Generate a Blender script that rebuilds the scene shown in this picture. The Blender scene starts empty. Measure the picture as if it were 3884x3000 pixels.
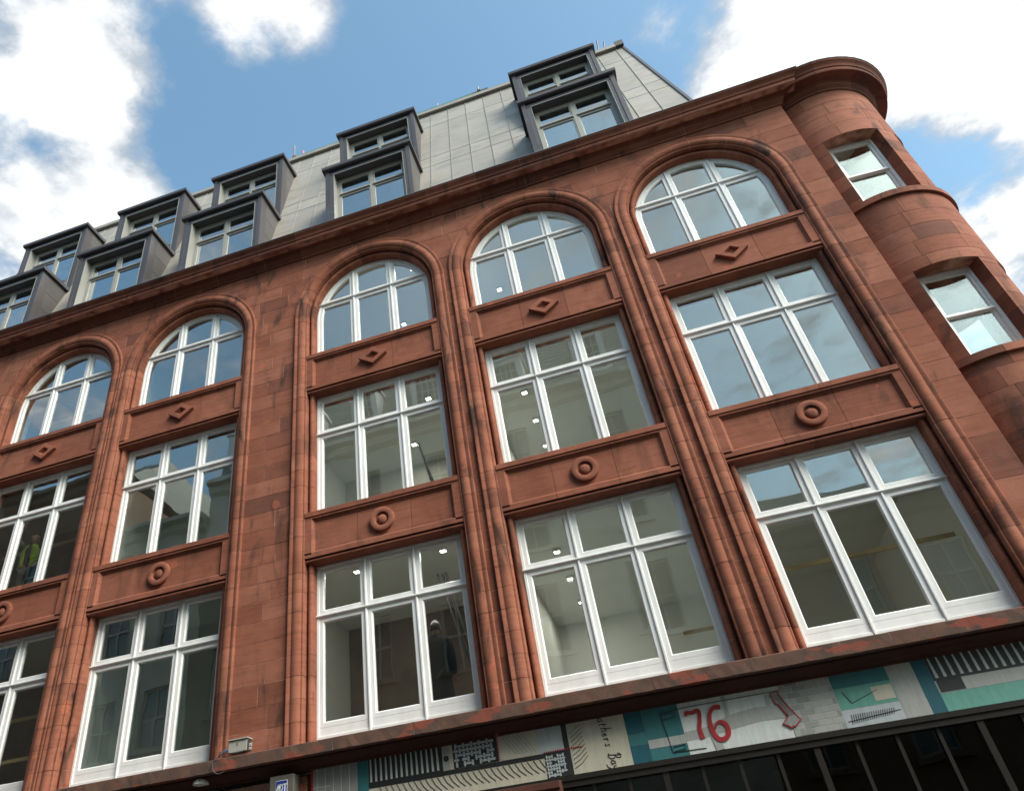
import bpy, bmesh, math, random
from mathutils import Vector, Matrix
rnd = random.Random(7)
R = math.radians
S = bpy.context.scene
col = S.collection

# ------------------------------------------------------------------ camera
W_IMG, H_IMG, F_PX = 3884.0, 3000.0, 2818.365
PPX, PPY = 1664.139, 1461.171
YAW, PITCH, ROLL = R(-13.73356), R(37.42937), R(-7.100398)
CAM = Vector((5.0800, -10.6847, 1.60))
fw = Vector((math.sin(YAW) * math.cos(PITCH), math.cos(YAW) * math.cos(PITCH), math.sin(PITCH)))
rt = Vector((math.cos(YAW), -math.sin(YAW), 0)); up = rt.cross(fw)
rr = math.cos(ROLL) * rt + math.sin(ROLL) * up
uu = -math.sin(ROLL) * rt + math.cos(ROLL) * up
cd = bpy.data.cameras.new('camera'); cam = bpy.data.objects.new('camera', cd); col.objects.link(cam)
cam.matrix_world = Matrix(((rr.x, uu.x, -fw.x, CAM.x), (rr.y, uu.y, -fw.y, CAM.y), (rr.z, uu.z, -fw.z, CAM.z), (0, 0, 0, 1)))
cd.sensor_fit = 'HORIZONTAL'; cd.sensor_width = 36.0
cd.lens = 36.0 * F_PX / W_IMG
cd.shift_x = (W_IMG / 2 - PPX) / W_IMG
cd.shift_y = (PPY - H_IMG / 2) / W_IMG
cd.clip_end = 2000.0
S.camera = cam

# ------------------------------------------------------------------ world
SUN_EL, SUN_AZ = R(44), R(61)          # azimuth measured from -Y (street side) towards +X
SKY_STR, SUN_STR = 0.15, 2.4
S.view_settings.view_transform = 'Standard'; S.view_settings.look = 'None'
S.view_settings.exposure = 1.08; S.view_settings.gamma = 1.0
S.view_settings.use_curve_mapping = False
wd = bpy.data.worlds.new('World'); S.world = wd; wd.use_nodes = True
nt = wd.node_tree; nt.nodes.clear()
def wn(t, **k):
    n = nt.nodes.new(t)
    for a, b in k.items(): setattr(n, a, b)
    return n
def wl(a, b): nt.links.new(a, b)
def wmath(op, a, b=None, clamp=False):
    n = wn('ShaderNodeMath', operation=op); n.use_clamp = clamp
    for i, v in enumerate((a, b)):
        if v is None: continue
        if isinstance(v, (int, float)): n.inputs[i].default_value = v
        else: wl(v, n.inputs[i])
    return n.outputs[0]
sunv = Vector((math.sin(SUN_AZ) * math.cos(SUN_EL), -math.cos(SUN_AZ) * math.cos(SUN_EL), math.sin(SUN_EL)))
sky = wn('ShaderNodeTexSky'); sky.sky_type = 'NISHITA'; sky.sun_disc = False
sky.sun_elevation = SUN_EL
sky.sun_rotation = math.atan2(sunv.x, sunv.y)
sky.altitude = 50; sky.air_density = 1.0; sky.dust_density = 2.5; sky.ozone_density = 0.4
tc = wn('ShaderNodeTexCoord')
sep = wn('ShaderNodeSeparateXYZ'); wl(tc.outputs['Generated'], sep.inputs[0])
zz = wmath('MAXIMUM', sep.outputs[2], 0.08)
px = wmath('DIVIDE', sep.outputs[0], zz); py = wmath('DIVIDE', sep.outputs[1], zz)
pc = wn('ShaderNodeCombineXYZ'); wl(px, pc.inputs[0]); wl(py, pc.inputs[1])
def wnoise(scale, detail, rough, dist, off=(0, 0, 0)):
    m = wn('ShaderNodeMapping'); m.inputs['Location'].default_value = off
    wl(pc.outputs[0], m.inputs[0])
    n = wn('ShaderNodeTexNoise'); n.inputs['Scale'].default_value = scale; n.inputs['Detail'].default_value = detail
    n.inputs['Roughness'].default_value = rough; n.inputs['Distortion'].default_value = dist
    wl(m.outputs[0], n.inputs['Vector']); return n.outputs[0]
n_big = wnoise(1.7, 3, 0.5, 0.2, (3.1, 1.7, 0))
n_fine = wnoise(4.6, 12, 0.63, 0.1, (0.3, 5.2, 0))
cover = wmath('ADD', wmath('MULTIPLY', wmath('SUBTRACT', n_big, 0.5), 0.9), wmath('MULTIPLY', wmath('SUBTRACT', n_fine, 0.5), 2.3))
# clouds and gaps that stand in this sky: (x/z, y/z, radius, weight)
BLOBS = [(-0.60, 0.36, 0.15, 0.62), (-0.48, 0.37, 0.11, 0.48), (-0.53, 0.45, 0.08, 0.40), (-0.72, 0.62, 0.17, 0.66), (-0.62, 0.58, 0.07, 0.22),
         (-0.29, 0.395, 0.10, 0.72), (-0.215, 0.44, 0.07, 0.55), (-0.50, 0.52, 0.07, -0.35), (-0.66, 0.49, 0.07, -0.25), (-0.40, 0.37, 0.05, -0.3),
         (-0.02, 0.56, 0.26, -0.75), (-0.36, 0.58, 0.16, -0.5), (0.10, 0.72, 0.14, -0.6), (-0.40, 0.47, 0.09, -0.45),
         (0.44, 0.70, 0.18, 0.90), (0.66, 0.78, 0.20, 0.90), (0.40, 0.84, 0.13, 0.6), (0.84, 0.88, 0.14, 0.60), (0.655, 1.02, 0.11, -0.42), (0.75, 1.06, 0.09, -0.30),
         (0.88, 1.36, 0.26, 0.65), (0.82, 1.02, 0.06, 0.25), (0.20, 0.62, 0.06, 0.32)]
for bx_, by_, br_, bw_ in BLOBS:
    sb = wn('ShaderNodeVectorMath', operation='DISTANCE'); wl(pc.outputs[0], sb.inputs[0]); sb.inputs[1].default_value = (bx_, by_, 0)
    q = wmath('DIVIDE', sb.outputs['Value'], br_)
    g = wmath('POWER', 2.718, wmath('MULTIPLY', wmath('MULTIPLY', q, q), -1.0))
    cover = wmath('ADD', cover, wmath('MULTIPLY', g, bw_))
mask = wn('ShaderNodeMapRange'); mask.interpolation_type = 'SMOOTHSTEP'
mask.inputs['From Min'].default_value = -0.06; mask.inputs['From Max'].default_value = 0.52
wl(cover, mask.inputs['Value'])
thick = wn('ShaderNodeMapRange'); thick.interpolation_type = 'SMOOTHSTEP'
thick.inputs['From Min'].default_value = 0.10; thick.inputs['From Max'].default_value = 0.95
wl(cover, thick.inputs['Value'])
n_sh = wnoise(4.2, 8, 0.58, 0.2, (7.7, 2.4, 0))
shade = wmath('SUBTRACT', n_sh, 0.5)
cl_a = wn('ShaderNodeMix', data_type='RGBA'); cl_a.inputs[6].default_value = (0.28, 0.305, 0.33, 1); cl_a.inputs[7].default_value = (0.66, 0.662, 0.665, 1)
wl(wmath('ADD', wmath('ADD', thick.outputs[0], 0.02), wmath('MULTIPLY', shade, 3.0), True), cl_a.inputs[0])
skyc = wn('ShaderNodeVectorMath', operation='MULTIPLY'); wl(sky.outputs[0], skyc.inputs[0]); skyc.inputs[1].default_value = (SKY_STR * 0.78, SKY_STR * 0.99, SKY_STR * 0.93)
mixc = wn('ShaderNodeMix', data_type='RGBA'); wl(mask.outputs[0], mixc.inputs[0]); wl(skyc.outputs[0], mixc.inputs[6]); wl(cl_a.outputs[2], mixc.inputs[7])
bg = wn('ShaderNodeBackground'); bg.inputs[1].default_value = 1.0; wl(mixc.outputs[2], bg.inputs[0])
wo = wn('ShaderNodeOutputWorld'); wl(bg.outputs[0], wo.inputs[0])

sl = bpy.data.lights.new('sun', 'SUN'); sl.energy = SUN_STR; sl.angle = R(32); sl.color = (1.0, 0.95, 0.88)
so = bpy.data.objects.new('sun', sl); col.objects.link(so)
so.rotation_euler = (-sunv).to_track_quat('-Z', 'Y').to_euler(); so.location = (30, -20, 40)
S.cycles.use_denoising = True
try: S.cycles.denoiser = 'OPENIMAGEDENOISE'
except Exception: pass
S.cycles.max_bounces = 8; S.cycles.diffuse_bounces = 4; S.cycles.glossy_bounces = 4; S.cycles.transparent_max_bounces = 16
S.cycles.sample_clamp_indirect = 6.0
S.cycles.caustics_reflective = False; S.cycles.caustics_refractive = False

# ------------------------------------------------------------------ materials
class NT:
    def __init__(s, name):
        s.m = bpy.data.materials.new(name); s.m.use_nodes = True; s.t = s.m.node_tree; s.t.nodes.clear()
        s.out = s.n('ShaderNodeOutputMaterial')
    def n(s, t, **k):
        x = s.t.nodes.new(t)
        for a, b in k.items(): setattr(x, a, b)
        return x
    def l(s, a, b): s.t.links.new(a, b)
    def setv(s, inp, v):
        if hasattr(v, 'is_output'): s.l(v, inp)
        else: inp.default_value = v
    def math(s, op, a, b=0.0, clamp=False):
        x = s.n('ShaderNodeMath', operation=op); x.use_clamp = clamp
        s.setv(x.inputs[0], a); s.setv(x.inputs[1], b); return x.outputs[0]
    def pos(s, scale=(1, 1, 1), loc=(0, 0, 0)):
        g = s.n('ShaderNodeNewGeometry'); m = s.n('ShaderNodeMapping')
        m.inputs['Scale'].default_value = scale; m.inputs['Location'].default_value = loc
        s.l(g.outputs['Position'], m.inputs[0]); return m.outputs[0]
    def noise(s, vec, scale, detail=4, rough=0.5, dist=0.0):
        x = s.n('ShaderNodeTexNoise'); s.l(vec, x.inputs['Vector'])
        x.inputs['Scale'].default_value = scale; x.inputs['Detail'].default_value = detail
        x.inputs['Roughness'].default_value = rough; x.inputs['Distortion'].default_value = dist; return x.outputs[0]
    def ramp(s, v, stops):
        x = s.n('ShaderNodeValToRGB'); e = x.color_ramp.elements
        while len(e) < len(stops): e.new(0.5)
        for q, (p, c) in zip(e, stops):
            q.position = p; q.color = (*c, 1) if len(c) == 3 else c
        s.l(v, x.inputs[0]); return x.outputs[0]
    def rng(s, v, a, b, c=0.0, d=1.0, smooth=True):
        x = s.n('ShaderNodeMapRange'); x.interpolation_type = 'SMOOTHSTEP' if smooth else 'LINEAR'
        x.inputs['From Min'].default_value = a; x.inputs['From Max'].default_value = b
        x.inputs['To Min'].default_value = c; x.inputs['To Max'].default_value = d
        s.l(v, x.inputs['Value']); return x.outputs[0]
    def mix(s, f, a, b, mode='MIX'):
        x = s.n('ShaderNodeMix', data_type='RGBA', blend_type=mode)
        s.setv(x.inputs[0], f)
        for i, v in ((6, a), (7, b)):
            s.setv(x.inputs[i], v if hasattr(v, 'is_output') else ((*v, 1) if len(v) == 3 else v))
        return x.outputs[2]
    def rand(s):
        return s.n('ShaderNodeObjectInfo').outputs['Random']
    def bsdf(s, color, rough=0.8, metal=0.0, bump=None, strength=0.3, dist=0.01, spec=None):
        b = s.n('ShaderNodeBsdfPrincipled')
        s.setv(b.inputs['Base Color'], color if hasattr(color, 'is_output') else (*color, 1))
        s.setv(b.inputs['Roughness'], rough); b.inputs['Metallic'].default_value = metal
        if spec is not None: b.inputs['Specular IOR Level'].default_value = spec
        if bump is not None:
            u = s.n('ShaderNodeBump'); u.inputs['Strength'].default_value = strength; u.inputs['Distance'].default_value = dist
            s.l(bump, u.inputs['Height']); s.l(u.outputs[0], b.inputs['Normal'])
        s.l(b.outputs[0], s.out.inputs[0]); return s.m

def stone_mat(name, base, dark, pale, stain=0.5, var=0.5):
    t = NT(name); r = t.rand()
    P = t.pos()
    c = t.ramp(r, [(0.0, dark), (0.16, tuple(x * .86 for x in base)), (0.5, base), (0.86, pale), (1.0, tuple(x * .92 for x in pale))])
    c = t.mix(var, base, c)
    mott = t.noise(P, 2.3, 6, 0.6, 0.2)
    c = t.mix(t.rng(mott, 0.3, 0.7), c, t.mix(1.0, c, (0.80, 0.78, 0.76), 'MULTIPLY'))
    # bedding lamination, tilted differently in every stone
    bed = t.noise(t.pos((1.2, 1.2, 14)), 1.6, 5, 0.6, 0.5)
    c = t.mix(t.math('MULTIPLY', t.rng(bed, 0.44, 0.70), 0.55), c, t.mix(1.0, c, (0.66, 0.60, 0.60), 'MULTIPLY'))
    grain = t.noise(P, 55, 3, 0.6)
    c = t.mix(t.rng(grain, 0.35, 0.7), c, t.mix(1.0, c, (0.86, 0.86, 0.86), 'MULTIPLY'))
    # sooty weather stains with ragged outline, running downwards
    st = t.noise(t.pos((2.6, 2.6, 0.75), (4.1, 0, 2.2)), 1.3, 7, 0.62, 0.6)
    st2 = t.noise(P, 0.45, 3, 0.5)
    sm = t.math('MULTIPLY', t.rng(st, 0.50, 0.70), t.rng(st2, 0.36, 0.58))
    c = t.mix(t.math('MULTIPLY', sm, stain), c, (0.045, 0.026, 0.021))
    # small fresh repair patches
    pt = t.noise(t.pos((1, 1, 1), (9.0, 3.0, 0)), 3.1, 2, 0.4, 0.0)
    c = t.mix(t.math('MULTIPLY', t.rng(pt, 0.735, 0.75), 0.45), c, (0.42, 0.115, 0.06))
    h = t.math('ADD', t.math('MULTIPLY', grain, 0.4), t.math('MULTIPLY', t.noise(P, 9, 5, 0.6), 0.8))
    return t.bsdf(c, 0.9, 0, h, 0.35, 0.006, 0.25)

M = {}
M['stone'] = stone_mat('red_sandstone', (0.298, 0.104, 0.064), (0.155, 0.063, 0.046), (0.36, 0.140, 0.090), 0.80, 0.85)
M['stone_arch'] = stone_mat('red_sandstone_moulded', (0.312, 0.109, 0.066), (0.150, 0.060, 0.043), (0.37, 0.144, 0.090), 1.0, 0.62)
M['stone_panel'] = stone_mat('red_sandstone_panel', (0.300, 0.104, 0.064), (0.21, 0.077, 0.052), (0.335, 0.123, 0.078), 0.5, 0.8)
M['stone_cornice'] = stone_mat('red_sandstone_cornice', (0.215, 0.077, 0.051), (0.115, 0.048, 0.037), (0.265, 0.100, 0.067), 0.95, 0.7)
M['stone_shaded'] = stone_mat('shaded_sandstone', (0.085, 0.032, 0.024), (0.04, 0.02, 0.016), (0.11, 0.042, 0.03), 1.0, 0.6)  # darkened sandstone: shade under the ledge and on the hood put into the colour
t = NT('ledge_stone'); P = t.pos()
pm = t.noise(t.pos((1.0, 1.0, 2.6), (1.0, 0, 0)), 2.1, 5, 0.55, 0.35)
c = t.mix(t.rng(t.noise(P, 5, 6, 0.6), 0.3, 0.7), (0.085, 0.055, 0.044), (0.135, 0.070, 0.052))
c = t.mix(t.rng(pm, 0.57, 0.585), c, (0.20, 0.060, 0.042))
c = t.mix(t.math('MULTIPLY', t.rng(t.noise(P, 17, 4, 0.6), 0.66, 0.74), 0.5), c, (0.34, 0.27, 0.22))
M['ledge'] = t.bsdf(c, 0.92, 0, t.noise(P, 22, 6, 0.65), 0.5, 0.008, 0.2)
t = NT('pointing'); M['mortararch'] = None; M['mortar'] = t.bsdf(t.mix(t.rng(t.noise(t.pos(), 3.0, 4), 0.35, 0.65), (0.24, 0.10, 0.07), (0.62, 0.36, 0.26)), 0.95, 0, None, spec=0.1)
t = NT('pointing_red'); M['mortararch'] = t.bsdf(t.mix(t.rng(t.noise(t.pos(), 2.0, 4), 0.4, 0.66), (0.12, 0.05, 0.036), (0.42, 0.20, 0.135)), 0.95, 0, None, spec=0.1)
t = NT('white_paint'); P = t.pos()
M['white'] = t.bsdf(t.mix(t.rng(t.noise(t.pos((3, 3, 1)), 1.7, 5), 0.3, 0.75), (0.77, 0.755, 0.745), (0.68, 0.67, 0.66)), 0.42, 0, t.noise(P, 14, 3), 0.06, 0.004)
t = NT('grey_window_frame'); M['greyframe'] = t.bsdf((0.30, 0.29, 0.265), 0.5)
t = NT('zinc_pale'); P = t.pos(); r = t.rand()
c = t.mix(r, (0.285, 0.255, 0.222), (0.335, 0.300, 0.262))
c = t.mix(t.rng(t.noise(t.pos((0.6, 0.6, 2.2)), 1.6, 5, 0.6, 0.8), 0.42, 0.68), c, (0.245, 0.220, 0.193))
c = t.mix(t.math('MULTIPLY', t.rng(t.noise(P, 0.8, 4), 0.5, 0.8), 0.5), c, (0.335, 0.30, 0.268))
M['zinc'] = t.bsdf(c, t.rng(t.noise(P, 2, 3), 0.3, 0.7, 0.45, 0.62), 0.08, t.noise(t.pos((0.5, 0.5, 2.0)), 1.5, 3, 0.5, 0.6), 0.14, 0.03)
t = NT('zinc_dark'); P = t.pos(); r = t.rand()
c = t.mix(r, (0.066, 0.058, 0.062), (0.094, 0.080, 0.080))
c = t.mix(t.rng(t.noise(P, 1.3, 5, 0.6), 0.4, 0.7), c, (0.088, 0.084, 0.098))
M['zincdark'] = t.bsdf(c, 0.48, 0.3, t.noise(P, 2.2, 2), 0.12, 0.02)
t = NT('zinc_cheek'); P = t.pos(); r = t.rand()
c = t.mix(r, (0.078, 0.069, 0.068), (0.105, 0.094, 0.091))
M['zinccheek'] = t.bsdf(t.mix(t.rng(t.noise(P, 1.1, 4), 0.4, 0.7), c, (0.105, 0.097, 0.095)), 0.48, 0.15, t.noise(P, 1.6, 2), 0.15, 0.02)
t = NT('lead_flashing'); M['lead'] = t.bsdf(t.mix(t.rng(t.noise(t.pos(), 2.5, 5), 0.35, 0.7), (0.075, 0.08, 0.095), (0.15, 0.16, 0.175)), 0.55, 0.2)

def glass_mat(name, boost, tint=(0.93, 0.96, 0.94), wob=0.012):
    t = NT(name)
    fr = t.n('ShaderNodeFresnel'); bf = t.n('ShaderNodeNewGeometry').outputs['Backfacing']
    t.l(t.math('ADD', 1.52, t.math('MULTIPLY', bf, 1 / 1.52 - 1.52)), fr.inputs['IOR'])       # same reflectance from either side of the thin pane
    f = t.math('MULTIPLY', fr.outputs[0], boost, True)
    tr = t.n('ShaderNodeBsdfTransparent'); tr.inputs[0].default_value = (*tint, 1)
    gl = t.n('ShaderNodeBsdfGlossy'); gl.inputs['Roughness'].default_value = 0.0; gl.inputs[0].default_value = (0.95, 0.97, 0.96, 1)
    bp = t.n('ShaderNodeBump'); bp.inputs['Strength'].default_value = 0.16; bp.inputs['Distance'].default_value = wob
    t.l(t.noise(t.pos(), 1.5, 1, 0.4), bp.inputs['Height']); t.l(bp.outputs[0], gl.inputs['Normal'])
    mx = t.n('ShaderNodeMixShader'); t.l(f, mx.inputs[0]); t.l(tr.outputs[0], mx.inputs[1]); t.l(gl.outputs[0], mx.inputs[2])
    t.l(mx.outputs[0], t.out.inputs[0]); return t.m
M['glass'] = glass_mat('window_glass', 3.3)
M['glassshop'] = glass_mat('shop_glass', 1.0, (0.55, 0.58, 0.57))
M['glassroof'] = glass_mat('dormer_glass', 4.0, (0.80, 0.86, 0.88))

def plain(name, color, rough=0.7, var=0.12, scale=6.0, bump=0.0, metal=0.0):
    t = NT(name); P = t.pos()
    c = t.mix(t.rng(t.noise(P, scale, 5, 0.6), 0.3, 0.7), color, tuple(x * (1 - var) for x in color))
    return t.bsdf(c, rough, metal, t.noise(P, scale * 3, 4) if bump else None, bump, 0.01)
M['plaster'] = plain('interior_plaster', (0.80, 0.81, 0.76), 0.9, 0.06, 1.5)
M['ceiling'] = plain('interior_ceiling', (0.72, 0.73, 0.69), 0.9, 0.05, 1.0)
M['floorint'] = plain('interior_floor', (0.16, 0.15, 0.14), 0.8)
M['partition'] = plain('partition_board', (0.60, 0.60, 0.54), 0.9, 0.14, 0.9)
M['brownwall'] = plain('bare_brown_wall', (0.24, 0.19, 0.155), 0.95, 0.4, 1.3)
M['timber'] = plain('pale_timber', (0.62, 0.43, 0.19), 0.7, 0.2, 12)
M['steel'] = plain('galvanised_steel', (0.25, 0.25, 0.25), 0.4, 0.25, 8, 0, 0.7)
M['darksteel'] = plain('dark_steel', (0.05, 0.048, 0.046), 0.5, 0.2, 8)
M['asphalt'] = plain('asphalt', (0.055, 0.055, 0.057), 0.9, 0.25, 30, 0.3)
M['paving'] = plain('concrete_paving', (0.17, 0.165, 0.155), 0.9, 0.2, 4, 0.2)
M['kerb'] = plain('granite_kerb', (0.24, 0.235, 0.23), 0.85, 0.2, 20, 0.2)
t = NT('slate'); r = t.rand()
br = t.n('ShaderNodeTexBrick'); t.l(t.pos((1, 1, 1)), br.inputs['Vector'])
M['slate'] = t.bsdf(t.mix(t.rng(t.noise(t.pos((1, 1, 6)), 2.0, 5), 0.3, 0.7), (0.20, 0.205, 0.19), (0.29, 0.29, 0.265)), 0.7, 0, t.noise(t.pos((2, 2, 9)), 2.2, 4), 0.4, 0.03)
M['cream'] = plain('cream_stone', (0.62, 0.58, 0.48), 0.9, 0.25, 0.8)
t = NT('cream_stone_shaded_base'); g_ = t.n('ShaderNodeSeparateXYZ'); t.l(t.pos(), g_.inputs[0])
M['creamtwo'] = t.bsdf(t.mix(t.rng(g_.outputs[2], 14.55, 14.6), (0.15, 0.115, 0.085), (0.58, 0.54, 0.45)), 0.9)  # shade on the lower floors painted in as dark brown
M['brickfar'] = plain('brown_brick', (0.20, 0.115, 0.075), 0.9, 0.25, 3.0)
M['greystone'] = plain('grey_stone', (0.40, 0.37, 0.31), 0.9, 0.25, 1.2)
t = NT('far_window_glass'); M['farglass'] = t.bsdf((0.06, 0.065, 0.07), 0.15)
t = NT('lamp_lens'); em = t.n('ShaderNodeEmission'); em.inputs[0].default_value = (1, 0.93, 0.80, 1); em.inputs[1].default_value = 9.0; t.l(em.outputs[0], t.out.inputs[0]); M['lamp'] = t.m
def flat(name, c, rough=0.6): 
    t = NT(name); return t.bsdf(c, rough)
M['shopframe'] = plain('dark_shopfront_paint', (0.020, 0.016, 0.014), 0.35, 0.2, 4)
M['boxgrey'] = plain('grey_plastic_box', (0.36, 0.34, 0.30), 0.6, 0.1, 5)

# ------------------------------------------------------------------ mesh helpers
class MB:
    def __init__(s): s.v = []; s.f = []
    def add(s, vs, fs):
        o = len(s.v); s.v += [tuple(x) for x in vs]; s.f += [tuple(i + o for i in f) for f in fs]; return s
    def box(s, x0, x1, y0, y1, z0, z1):
        return s.add([(x0, y0, z0), (x1, y0, z0), (x1, y1, z0), (x0, y1, z0), (x0, y0, z1), (x1, y0, z1), (x1, y1, z1), (x0, y1, z1)],
                     [(0, 3, 2, 1), (4, 5, 6, 7), (0, 1, 5, 4), (1, 2, 6, 5), (2, 3, 7, 6), (3, 0, 4, 7)])
    def prism_xz(s, poly, y0, y1):
        """poly in (x,z), counter-clockwise seen from the street (-Y)"""
        n = len(poly)
        vs = [(x, y0, z) for x, z in poly] + [(x, y1, z) for x, z in poly]
        fs = [tuple(range(n)), tuple(range(2 * n - 1, n - 1, -1))]
        fs += [(i, i + n, (i + 1) % n + n, (i + 1) % n) for i in range(n)]
        return s.add(vs, fs)
    def sweep(s, rings, closed=False, caps=True):
        """rings: list of equal-length point loops (open profile unless closed)"""
        n = len(rings[0]); o = []
        vs = [p for r_ in rings for p in r_]
        fs = []
        m = n if closed else n - 1
        for k in range(len(rings) - 1):
            for i in range(m):
                j = (i + 1) % n
                fs.append((k * n + i, k * n + j, (k + 1) * n + j, (k + 1) * n + i))
        if caps:
            fs.append(tuple(range(n - 1, -1, -1))); fs.append(tuple((len(rings) - 1) * n + i for i in range(n)))
        return s.add(vs, fs)
    def tube(s, pts, r, n=8):
        pts = [Vector(p) for p in pts]; rings = []
        for i, p in enumerate(pts):
            d = (pts[min(i + 1, len(pts) - 1)] - pts[max(i - 1, 0)]).normalized()
            a = d.cross(Vector((0, 0, 1)) if abs(d.z) < .9 else Vector((1, 0, 0))).normalized(); b = d.cross(a)
            q = r[i] if isinstance(r, (list, tuple)) else r
            rings.append([p + (a * math.cos(2 * math.pi * k / n) + b * math.sin(2 * math.pi * k / n)) * q for k in range(n)])
        return s.sweep(rings, True)
    def mesh(s, name):
        m = bpy.data.meshes.new(name); m.from_pydata(s.v, [], s.f); m.validate()
        bm = bmesh.new(); bm.from_mesh(m); bmesh.ops.recalc_face_normals(bm, faces=bm.faces); bm.to_mesh(m); bm.free()
        return m
    def build(s, name, mat, parent=None, smooth=False, bevel=0.0):
        m = s.mesh(name); o = put(name, m, mat, parent)
        if smooth: shade(m, 40)
        if bevel:
            b = o.modifiers.new('bevel', 'BEVEL'); b.width = bevel; b.segments = 2; b.limit_method = 'ANGLE'
        return o
def shade(m, ang):
    for p in m.polygons: p.use_smooth = True
    bm = bmesh.new(); bm.from_mesh(m)
    for e in bm.edges:
        if len(e.link_faces) == 2 and e.calc_face_angle(0) > R(ang): e.smooth = False
    bm.to_mesh(m); bm.free()
def put(name, mesh, mat, parent=None, loc=None):
    o = bpy.data.objects.new(name, mesh); col.objects.link(o)
    if mat is not None and not mesh.materials: mesh.materials.append(M[mat] if isinstance(mat, str) else mat)
    if parent is not None: o.parent = parent
    if loc is not None: o.location = loc
    return o
def tag(o, label, cat, group=None, kind=None):
    if label: o['label'] = label
    if cat: o['category'] = cat
    if group: o['group'] = group
    if kind: o['kind'] = kind
    return o
def empty(name, loc=(0, 0, 0)):
    o = bpy.data.objects.new(name, None); col.objects.link(o); o.location = loc; o.empty_display_size = 0.3; return o
def structure(o): o['kind'] = 'structure'; return o
def copy_tree(o, parent, dx):
    c = o.copy(); col.objects.link(c); c.parent = parent
    c.location = o.location + (Vector(dx) if parent is None or dx != (0, 0, 0) else Vector((0, 0, 0)))
    for ch in list(o.children): copy_tree(ch, c, (0, 0, 0))
    return c
def inset(poly, d):
    n = len(poly); out = []
    for i in range(n):
        p0, p1, p2 = Vector(poly[i - 1]), Vector(poly[i]), Vector(poly[(i + 1) % n])
        e1 = (p1 - p0).normalized(); e2 = (p2 - p1).normalized()
        n1 = Vector((-e1.y, e1.x)); n2 = Vector((-e2.y, e2.x))
        b = n1 + n2; k = d / max(0.2, (1 + n1.dot(n2)))
        out.append((p1.x + b.x * k, p1.y + b.y * k))
    return out

# ------------------------------------------------------------------ dimensions (metres; facade runs along X, window frames at Y = 0)
WW = 2.55
BAYS = {'A': -7.56, 'B': -4.235, 'C': 0.0, 'D': 3.421, 'E': 6.849}
Z1B, Z1R, Z1T = 4.275, 6.105, 6.966
Z2B, Z2R, Z2T = 7.900, 9.612, 10.483
Z3B, Z3R, ZSP = 11.452, 12.965, 12.55
RAD = WW / 2
WALL_Y = -0.25
CH = 0.328; ZTOP = 14.345
LEDGE_T, LEDGE_B, LEDGE_Y = 4.147, 3.985, -0.52
XL, XPIL = -10.4, 10.21
OUT = 0.375
courses = []
z = ZTOP
while z > LEDGE_T - 0.05:
    courses.append((max(z - CH, LEDGE_T - 0.05), z)); z -= CH

building = empty('sandstone_building')
tag(building, 'red sandstone commercial building with arched bays, round corner turret and zinc dormers', 'building')

# ------------------------------------------------------------------ ground and street
structure(MB().box(-400, 400, -400, 400, -0.6, -0.12).build('ground', 'paving'))
structure(MB().box(-60, 60, -12.0, -2.6, -0.119, -0.10).build('road', 'asphalt'))
for y0, y1 in ((-2.45, 0.6), (-16.5, -12.15)):
    structure(MB().box(-60, 60, y0, y1, -0.119, 0.0).build('pavement', 'paving'))
for y0, y1 in ((-2.6, -2.454), (-12.146, -12.0)):
    structure(MB().box(-60, 60, y0, y1, -0.119, 0.004).build('kerb', 'kerb'))

# ------------------------------------------------------------------ wall backing (mortar bed) and ashlar
RO = RAD + OUT - 0.02
def arch_z(x, rad=RO):
    b = None
    for x0 in BAYS.values():
        xc = x0 + RAD; d = abs(x - xc)
        if d < rad:
            v = ZSP + math.sqrt(rad * rad - d * d); b = v if b is None else max(b, v)
    return b
def cut_cells(xa, xb, z0, z1, rad=RO, step=0.09):
    """pieces of a wall rectangle left over outside the arches, as (x,z) polygons"""
    xs = {xa, xb}
    n = max(1, int((xb - xa) / step))
    xs |= {xa + (xb - xa) * i / n for i in range(n + 1)}
    for x0 in BAYS.values():
        xc = x0 + RAD
        for e in (xc - rad, xc + rad):
            for d in (-1e-4, 1e-4):
                if xa < e + d < xb: xs.add(e + d)
        for zc in (z1 - 1e-4, z0 + 1e-4):
            if ZSP < zc < ZSP + rad:
                q = math.sqrt(rad * rad - (zc - ZSP) ** 2)
                for e in (xc - q, xc + q):
                    if xa < e < xb: xs.add(e)
    xs = sorted(xs); runs = []; cur = []
    for x in xs:
        a = arch_z(x, rad); zl = z0 if a is None else max(z0, a)
        if zl < z1 - 5e-5: cur.append((x, zl))
        else:
            if len(cur) > 1: runs.append(cur)
            cur = []
    if len(cur) > 1: runs.append(cur)
    polys = []
    for r_ in runs:
        if r_[-1][0] - r_[0][0] < 0.03: continue
        bot = [r_[0]]
        for i in range(1, len(r_) - 1):
            (xa_, za_), (xb_, zb_), (xc_, zc_) = bot[-1], r_[i], r_[i + 1]
            if abs((zb_ - za_) * (xc_ - xa_) - (zc_ - za_) * (xb_ - xa_)) > 1e-6: bot.append(r_[i])
        bot.append(r_[-1])
        polys.append(bot + [(r_[-1][0], z1), (r_[0][0], z1)])
    return polys

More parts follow.
